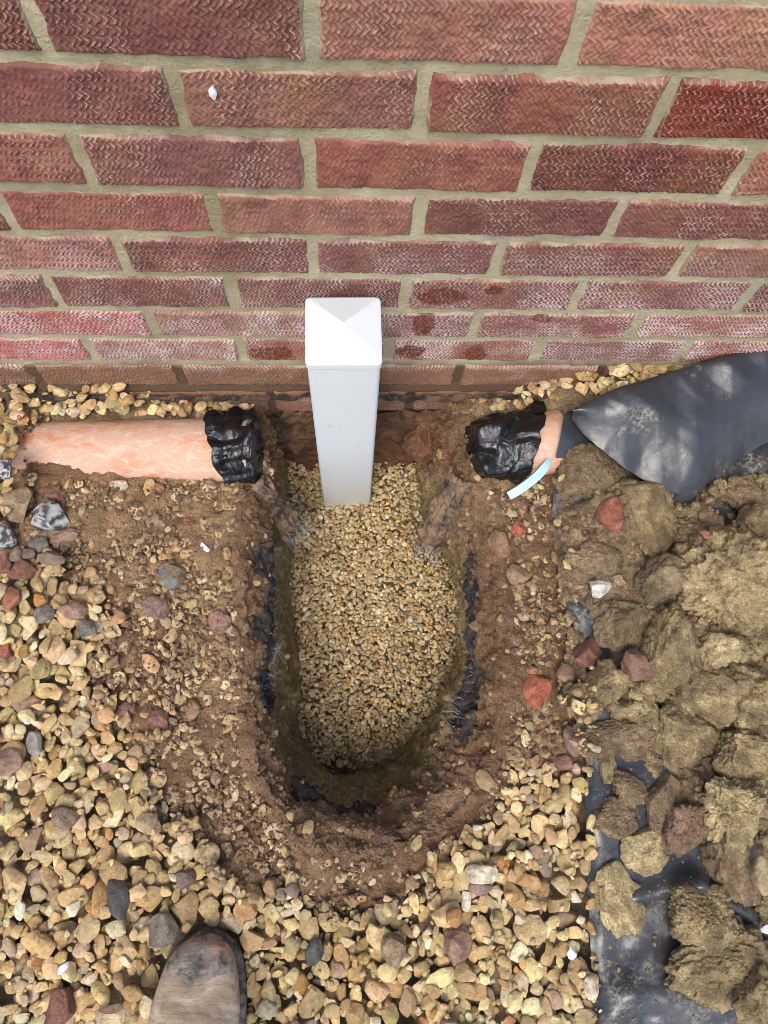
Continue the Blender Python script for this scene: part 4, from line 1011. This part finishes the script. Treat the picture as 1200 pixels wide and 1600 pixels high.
# ================================================================== RUBBLE AND ODD STONES
RED = (.40, .125, .075); DRED = (.28, .125, .088); ORED = (.52, .15, .08); PINK = (.40, .25, .175); TAN = (.38, .27, .165); GREY = (.24, .21, .17); DGREY = (.085, .082, .078); LGREY = (.40, .40, .40); PURP = (.27, .19, .15); BUFF = (.50, .38, .22); PALE = (.62, .52, .37); YEL = (.52, .41, .18); BRN = (.25, .16, .10); ORNG = (.50, .25, .08); WHT = (.72, .69, .60)
RB_ = [  # u, v, w, h, colour, angular, rise, label
 (57, 726, 42, 34, RED, .9, .3, 'red brick chunk resting on gravel at the buried end of the left pipe'),
 (27, 785, 50, 66, TAN, .9, .3, 'big tan angular stone left of the mottled grey rock'),
 (76, 810, 64, 56, LGREY, .7, .5, 'mottled grey and white rock below the left pipe'),
 (6, 840, 40, 46, LGREY, .7, .5, 'pale grey rock cut by the left edge of the photo'),
 (6, 731, 28, 34, LGREY, .7, .4, 'grey rock at the left edge beside the buried pipe end'),
 (3, 882, 28, 46, DRED, .8, .4, 'dark red brick piece at the left edge'),
 (35, 892, 48, 36, DRED, .8, .3, 'dull red brick lump under the small dark stones'),
 (15, 938, 30, 42, (.42, .17, .10), .5, .4, 'smooth orange-pink stone at the left edge among gravel'),
 (100, 839, 48, 27, PINK, .8, .3, 'pinkish brick sliver right below the mottled grey rock'),
 (60, 851, 34, 30, (.19, .185, .155), .3, .4, 'dark greenish rounded stone below the mottled grey rock'),
 (22, 868, 25, 27, PURP, .3, .4, 'purplish dark pebble left of the greenish stone'),
 (43, 866, 22, 22, (.22, .14, .12), .3, .4, 'small reddish-grey pebble between the purplish and greenish stones'),
 (7, 1016, 22, 28, RED, .8, .4, 'small red brick piece at the left edge beside the yellow gravel'),
 (118, 952, 50, 32, PINK, .6, .4, 'knobbly pinkish-red lump in the yellow gravel'),
 (65, 959, 36, 30, GREY, .6, .35, 'grey-brown stone left of the pinkish-red lump'),
 (268, 897, 44, 44, (.34, .24, .14), .7, .25, 'tan slab with a grey patch in the bare earth'),
 (243, 948, 40, 37, (.29, .195, .15), .8, .3, 'purple-brown angular stone below the tan slab'),
 (340, 971, 40, 36, (.34, .19, .14), .7, .2, 'pinkish stone half sunk near the trench edge'),
 (293, 817, 20, 18, (.46, .17, .08), .6, .4, 'little orange brick crumb on the bare earth'),
 (78, 770, 46, 27, DRED, .8, .2, 'flat red brick piece between pipe and mottled rock'),
 (78, 873, 42, 26, (.26, .19, .13), .5, .3, 'flat brown stone right of the greenish stone'),
 (62, 1048, 30, 37, YEL, .8, .4, 'angular yellow stone alone in the earth at left'),
 (247, 762, 19, 19, (.38, .18, .09), .2, .4, 'round orange-brown pebble touching the underside of the pipe'),
 (185, 757, 30, 19, PALE, .3, .5, 'pale long pebble lying against the pipe'),
 (134, 980, 34, 30, GREY, .7, .3, 'speckled grey stone below the pinkish-red lump'),
 (8, 1192, 52, 42, (.37, .24, .17), .8, .3, 'pinkish slab at the left edge of the lower gravel'),
 (184, 1404, 40, 60, DGREY, .5, .45, 'charcoal stone standing out in the pale gravel'),
 (253, 1456, 58, 54, (.27, .225, .18), .9, .35, 'flat grey-brown stone beside the boot toe'),
 (92, 1577, 50, 64, (.27, .125, .09), .8, .4, 'dark red brick piece near the bottom left corner'),
 (100, 1277, 42, 37, (.30, .21, .145), .6, .35, 'dull brown lump in the pale gravel at left'),
 (247, 1123, 36, 32, (.30, .15, .11), .6, .25, 'reddish stone stuck in the earth above the gravel'),
 (198, 1110, 34, 28, (.32, .17, .125), .6, .25, 'pale red stone left of the reddish one'),
 (287, 1372, 36, 33, (.26, .19, .145), .6, .3, 'brown stone at the upper edge of the gravel'),
 (52, 1162, 23, 38, (.32, .31, .25), .2, .5, 'long grey-green pebble in the left gravel'),
 (490, 1488, 32, 38, (.15, .145, .135), .6, .45, 'charcoal pebble right of the boot'),
 (718, 1478, 48, 52, (.38, .235, .165), .9, .4, 'square reddish-brown stone in the front gravel'),
 (752, 1387, 40, 24, (.30, .20, .155), .5, .3, 'dull purple-brown stone under the big crescent pebble'),
 (698, 1360, 32, 30, (.52, .34, .14), .2, .45, 'rounded orange-tipped pebble at the edge of the earth'),
 (709, 1433, 29, 31, (.45, .24, .085), .2, .45, 'rusty orange round pebble above the square stone'),
 (751, 1365, 52, 30, PALE, .2, .6, 'big pale crescent pebble at the edge of the front gravel'),
 (613, 1480, 42, 58, (.36, .26, .15), .6, .4, 'large tan stone in the middle of the front gravel'),
 (840, 1079, 46, 54, ORED, .9, .45, 'bright orange-red brick piece right of the trench'),
 (808, 823, 28, 31, ORED, .9, .45, 'small square bright red brick bit below the blue strap'),
 (954, 803, 44, 58, (.38, .135, .085), .7, .5, 'squared brick piece beside the smooth olive clod'),
 (920, 1020, 54, 46, (.26, .12, .085), .9, .45, 'red-brown wedge of brick above the ragged olive clod'),
 (995, 1040, 48, 52, (.27, .15, .105), .9, .45, 'pinkish-brown wedge of brick among the clods'),
 (936, 920, 40, 30, WHT, .7, .6, 'white stone lying on the brown earth of the heap'),
 (894, 1157, 27, 50, PURP, .4, .4, 'long purplish stone standing by the end of the flat brown clod'),
 (885, 1190, 30, 27, (.33, .18, .14), .6, .35, 'pink stone just above the corner of the bare sheet'),
 (808, 896, 38, 34, (.36, .23, .14), .3, .4, 'smooth tan cobble half sunk right of the trench'),
 (885, 1054, 29, 35, (.29, .18, .12), .2, .45, 'smooth brown pebble right of the orange-red brick piece'),
 (834, 1047, 20, 13, (.34, .14, .09), .2, .4, 'small reddish pebble just above the orange-red brick piece'),
 (1185, 1368, 36, 58, (.42, .32, .18), .3, 1.2, 'shiny tan stone perched on the dark clod at right'),
 (925, 1545, 24, 36, PALE, .3, .4, 'cream pebble touching the left edge of the sheet'),
 (1105, 835, 20, 14, (.33, .14, .10), .7, .8, 'little red brick crumb below the torn flap'),
 (782, 850, 34, 50, (.33, .19, .11), .6, .3, 'long tan-orange stone bedded at the trench shoulder'),
]
rr_ = np.random.default_rng(8)
HM.H = np.where(HM.H > .3, HM0, HM.H); HMG = HM.H.copy()
def seat(P, R):
    w_ = HM.win(P[0], P[1], R); q = HM.H[w_]; return float(np.percentile(q, 55)) if q.size else -.68
for k, (u, v, w_, h_, c_, ang, rise, lb) in enumerate(RB_):
    P = G(u, v, -.672); z = seat(P, .008); P = G(u, v, z+.006); s = mpp(u, v, z); z = seat(P, max(w_, h_)*s*.4); P = G(u, v, z+.006)
    a, b = w_*s/2*1.04, h_*s/2*1.04; c = min(a, b)*rr_.uniform(.62, .8)
    V, F = stone_shape(np.random.default_rng(1000+k), 4, ang, rough=1.6 if ang > .5 else .8)
    t_ = np.array(c_)*np.ones((len(V), 1)); kk = sstep(fbm(V, 2.5, 4, k), -.3, .4)[:, None]; t_ = t_*(.8+.35*kk)
    if c_ == LGREY: kk = sstep(fbm(V, 3.5, 4, k+50, .65), -.12, .22)[:, None]; t_ = np.array((.085, .085, .09))*(1-kk)+np.array((.58, .57, .55))*kk
    if 'grey patch' in lb: kk = sstep(fbm(V, 1.6, 3, 5), .2, .4)[:, None]; t_ = t_*(1-kk)+np.array((.22, .22, .22))*kk
    if c_ in (RED, DRED, ORED, PINK): kk = sstep(fbm(V, 3, 4, k+80), .2, .5)[:, None]; t_ = t_*(1-.45*kk)+np.array((.36, .23, .15))*.45*kk
    V = (V*np.array([a, b, c]))@euler_m(rr_.normal()*.10, rr_.normal()*.10, rr_.normal()*.12).T
    red = c_ in (RED, DRED, ORED) or 'brick' in lb
    o = add('brick_fragment' if red else 'loose_stone', V, F, ROUGHSTONE if ang > .5 else STONE, None, {'tint': t_}); o.location = (P[0], P[1], z+c*rise); o.data.set_sharp_from_angle(angle=radians(24))
    tag(o, lb, 'brick fragment' if red else 'stone')
    q = HM.rest(P[0], P[1], a*.92, b*.92, c, 0)
    if q: HM.stamp(q[0], q[1], z+c*rise)
# white chips
for k, (u, v, w_, h_, dz, lb) in enumerate([(893, 1490, 19, 19, .022, 'white torn chip lying on the gravel left of the sheet'), (100, 1513, 23, 14, .022, 'white chip on the gravel in the bottom left'), (41, 1126, 10, 8, .012, 'tiny white fleck on the earth at left'), (1197, 1452, 16, 14, .05, 'white fleck on the clay at the right edge'), (320, 855, 8, 22, .004, 'thin white scrap on the earth left of the trench')]):
    P = G(u, v, -.67); z = float(HM.at(P[0], P[1]))+dz; P = G(u, v, z); s = mpp(u, v, z); V, F = stone_shape(np.random.default_rng(1500+k), 3, .9)
    V = (V*np.array([w_*s/2, h_*s/2, .0022]))@euler_m(.15, .2, k).T
    o = add('white_chip', V, F, CHIP, None, smooth=False); o.location = P; tag(o, lb, 'chip')

wl = []
for _ in range(170):                                                # stones bedded in the upper trench sides
    p = VV[gr.integers(6, NS-6), int(NT*np.clip(gr.beta(1.3, 4.), .03, .6))]; a = np.clip(gr.lognormal(math.log(.0042), .5), .002, .012); wl.append((p[0], p[1], p[2], a, a*.8, a*.7, gr.uniform(0, pi)))
ALL = np.vstack([big, mid, fil, pil, spa, tin, np.array(wl)]); order = np.arange(len(ALL))
HMR, HM.H = HM.H, HMG; hfin = HM.at(ALL[:, 0], ALL[:, 1]); HM.H = HMR; vis = (ALL[:, 2]+ALL[:, 5] > hfin-.004)
pp = PX(ALL[:, :3]); inf = (pp[:, 0] > 0) & (pp[:, 0] < 1200) & (pp[:, 1] > 0) & (pp[:, 1] < 1600)
ndens = DF[np.clip(((ALL[:, 0]-HM.x0)/HM.st).astype(int), 0, HM.nx-1), np.clip(((ALL[:, 1]-HM.y0)/HM.st).astype(int), 0, HM.ny-1)]
score = ALL[:, 3]*ALL[:, 4]*vis*inf; chosen = set(np.argsort(-score)[:300].tolist())
GRAV = empty('gravel_bed', (0, -.6, -.68)); tag(GRAV, kind='structure')
Vs, Fs, Cs, b = [], [], [], 0
for k in range(len(ALL)):
    P = ALL[k]
    if hfin[k] > P[2]+P[5]+.012 and k < len(ALL)-170: continue                              # buried out of sight
    fine_ = P[3] > .0085 and inf[k]
    pr = PROTO3[gr.integers(len(PROTO3))] if fine_ else PROTO2[gr.integers(len(PROTO2))]; FF = F3 if fine_ else F2
    v, sg = stone_verts(P, pr, gr); col = pal_color(gr)
    if ndens[k] < .5: mixk = gr.uniform(.1, .6); col = col*(1-mixk)+np.array((.22, .14, .09))*mixk
    if sg < 0: FF = FF[:, ::-1]
    if k in chosen:
        o = add('stone', v-np.array([0, -.6, -.68]), FF, STONE, GRAV, {'tint': np.tile(col, (len(v), 1))}, loc=P[:3]-np.array([0, -.6, -.68])); o.data.set_sharp_from_angle(angle=radians(27))
        continue
    Vs.append(v); Fs.append(FF+b); Cs.append(np.tile(col, (len(v), 1))); b += len(v)
o = add('loose_gravel', np.vstack(Vs)-np.array([0, -.6, -.68]), np.vstack(Fs), STONE, GRAV, {'tint': np.vstack(Cs)}); o['kind'] = 'stuff'; o.data.set_sharp_from_angle(angle=radians(27))

# ================================================================== PEA SHINGLE in the trench
HF = HeightMap(-.24, .30, -.66, -.004, .0018, Hfloor)
pf = poly_sd(HF.X, HF.Y, FLOOR3)
tailv = np.array([G(u, v, -1.0)[:2] for u, v in [(430, 690), (432, 800), (448, 900), (455, 1000), (458, 1085), (468, 1140), (500, 1182), (560, 1188), (636, 1148), (688, 1090), (715, 1020), (735, 960), (730, 890), (698, 845), (650, 815), (650, 700), (650, 640), (430, 640)]])
ps = poly_sd(HF.X, HF.Y, tailv)+.012*fbm(P3(HF.X, HF.Y), 20, 3, 191)
HF.H = HF.H+.018*(1-sstep(ps, -.05, .0))
HF.H = np.where(np.maximum(np.abs(HF.X-pcx), np.abs(HF.Y-pcy)) < PW_/2-.003, .5, HF.H)
wtp = np.where(ps < .006, 1.0, 0.012)*(pf < .02)*(HF.H < .3); cdf2 = np.cumsum(wtp.ravel()); cdf2 /= cdf2[-1]
def sampler2(r):
    k = np.searchsorted(cdf2, r.random()); return HF.X.ravel()[k]+r.uniform(-.5, .5)*HF.st, HF.Y.ravel()[k]+r.uniform(-.5, .5)*HF.st
pea = deposit(HF, 4600, sampler2, lambda r: np.clip(r.lognormal(math.log(.0051), .24), .003, .0105), gr, 3, .32, (.45, .75), lambda x, y, z: z > -.88)
PP_ = np.array([(.63, .46, .22), (.69, .53, .28), (.56, .39, .18), (.74, .62, .39), (.49, .35, .18), (.49, .27, .10), (.50, .42, .28), (.28, .23, .16), (.74, .66, .48)]); PPW = np.array([.22, .20, .17, .13, .11, .06, .06, .02, .03]); PPW /= PPW.sum()
pea = np.vstack([pea, deposit(HF, 2000, sampler2, lambda r: r.uniform(.0020, .0042), gr, 4, .4, (.5, .8), lambda x, y, z: z > -.88)])
Vs, Fs, Cs, b = [], [], [], 0
for P in pea:
    v, sg = stone_verts(P, PROTO2[gr.integers(len(PROTO2))], gr); col = PP_[gr.choice(len(PP_), p=PPW)]*gr.uniform(.8, 1.15)
    Vs.append(v); Fs.append((F2 if sg > 0 else F2[:, ::-1])+b); Cs.append(np.tile(col, (len(v), 1))); b += len(v)
o = add('pea_shingle', np.vstack(Vs), np.vstack(Fs), STONE, None, {'tint': np.vstack(Cs)}); tag(o, 'small pale pea shingle filling the bottom of the trench around the post', 'gravel', kind='stuff')

# ================================================================== CRUMBS OF EARTH
cr_r = np.random.default_rng(41); pts, nrm_, cols, szs = [], [], [], []
# on the level ground and near the trench lip
soilw = (np.clip(1-DF, 0, 1)*inview*(HM0 < .3)*(pdm > -.0)*(hm_h < -.02)*~SHEETMASK); cdf = np.cumsum(soilw.ravel()); cdf /= cdf[-1]
n1 = 5500; ks_ = np.searchsorted(cdf, cr_r.random(n1)); x = HM.X.ravel()[ks_]+cr_r.uniform(-.5, .5, n1)*HM.st; y = HM.Y.ravel()[ks_]+cr_r.uniform(-.5, .5, n1)*HM.st
zg = np.where(HM.at(x, y) > .3, -.9, HM.at(x, y)); zg = np.minimum(zg, HM0.ravel()[ks_]+.01)
pts.append(np.stack([x, y, zg], 1)); cols.append(np.array((.25, .160, .096))*cr_r.uniform(.65, 1.45, (n1, 1))); szs.append(np.clip(cr_r.lognormal(math.log(.0020), .5, n1), .0008, .0075))
# on the trench sides
n2 = 5500; ii = cr_r.integers(0, NS, n2); jj = (np.clip(cr_r.beta(1.2, 2.6, n2), .02, .98)*NT).astype(int); p = VV[ii, jj]+NR[ii, jj]*.0005
pts.append(p); cols.append(tint[ii, jj]*cr_r.uniform(.7, 1.35, (n2, 1))); szs.append(np.clip(cr_r.lognormal(math.log(.0021), .55, n2), .0008, .008))
# on the heap
hi = np.nonzero((hh > .0).ravel())[0]; hv = HEAPV[hi]; q = PX(hv); hi = hi[(q[:, 0] < 1240) & (q[:, 1] < 1640)]
n3 = 4300; kk = hi[cr_r.integers(0, len(hi), n3)]; p = HEAPV[kk]+np.concatenate([cr_r.normal(size=(n3, 2))*.002, np.zeros((n3, 1))], 1); zt_ = HM0[np.clip(((p[:, 0]-HM.x0)/HM.st).astype(int), 0, HM.nx-1), np.clip(((p[:, 1]-HM.y0)/HM.st).astype(int), 0, HM.ny-1)]
p[:, 2] = np.where(np.abs(zt_) < .3, p[:, 2], p[:, 2]); pts.append(p); cols.append(ht.reshape(-1, 3)[kk]*cr_r.uniform(.7, 1.5, (n3, 1))); szs.append(np.clip(cr_r.lognormal(math.log(.0028), .6, n3), .0010, .012))
# scattered on the bare sheet
n4 = 260; uq = cr_r.uniform(925, 1120, n4); vq = cr_r.uniform(1190, 1600, n4); p = G(uq, vq, SHZ+.004); p[:, 2] = Zsheet(p[:, 0], p[:, 1])+.0005; pts.append(p); cols.append(np.array((.27, .205, .11))*cr_r.uniform(.7, 1.4, (n4, 1))); szs.append(np.clip(cr_r.lognormal(math.log(.0012), .5, n4), .0006, .004))
pts = np.vstack(pts); cols = np.vstack(cols); szs = np.concatenate(szs); n = len(pts)
V1, Fo = ico(1); pro = np.stack([V1*(1+.45*(np.random.default_rng(k).random((len(V1), 1))-.5))*np.array([1, .85, .7]) for k in range(24)])
sel = cr_r.integers(0, 24, n); an = cr_r.uniform(0, 2*pi, n); tl = cr_r.normal(size=n)*.5
B = pro[sel]*szs[:, None, None]; ca, sa, ct, st_ = np.cos(an)[:, None], np.sin(an)[:, None], np.cos(tl)[:, None], np.sin(tl)[:, None]
xx, yy_, zz2 = B[..., 0], B[..., 1]*ct-B[..., 2]*st_, B[..., 1]*st_+B[..., 2]*ct
B = np.stack([xx*ca-yy_*sa, xx*sa+yy_*ca, zz2], -1)+pts[:, None]
o = add('earth_crumbs', B.reshape(-1, 3), (Fo[None]+len(V1)*np.arange(n)[:, None, None]).reshape(-1, 3), SOIL, None, {'tint': np.repeat(cols, len(V1), 0)}, smooth=False)
tag(o, 'loose crumbs of brown earth scattered over the bare soil and clods', 'soil', kind='stuff')
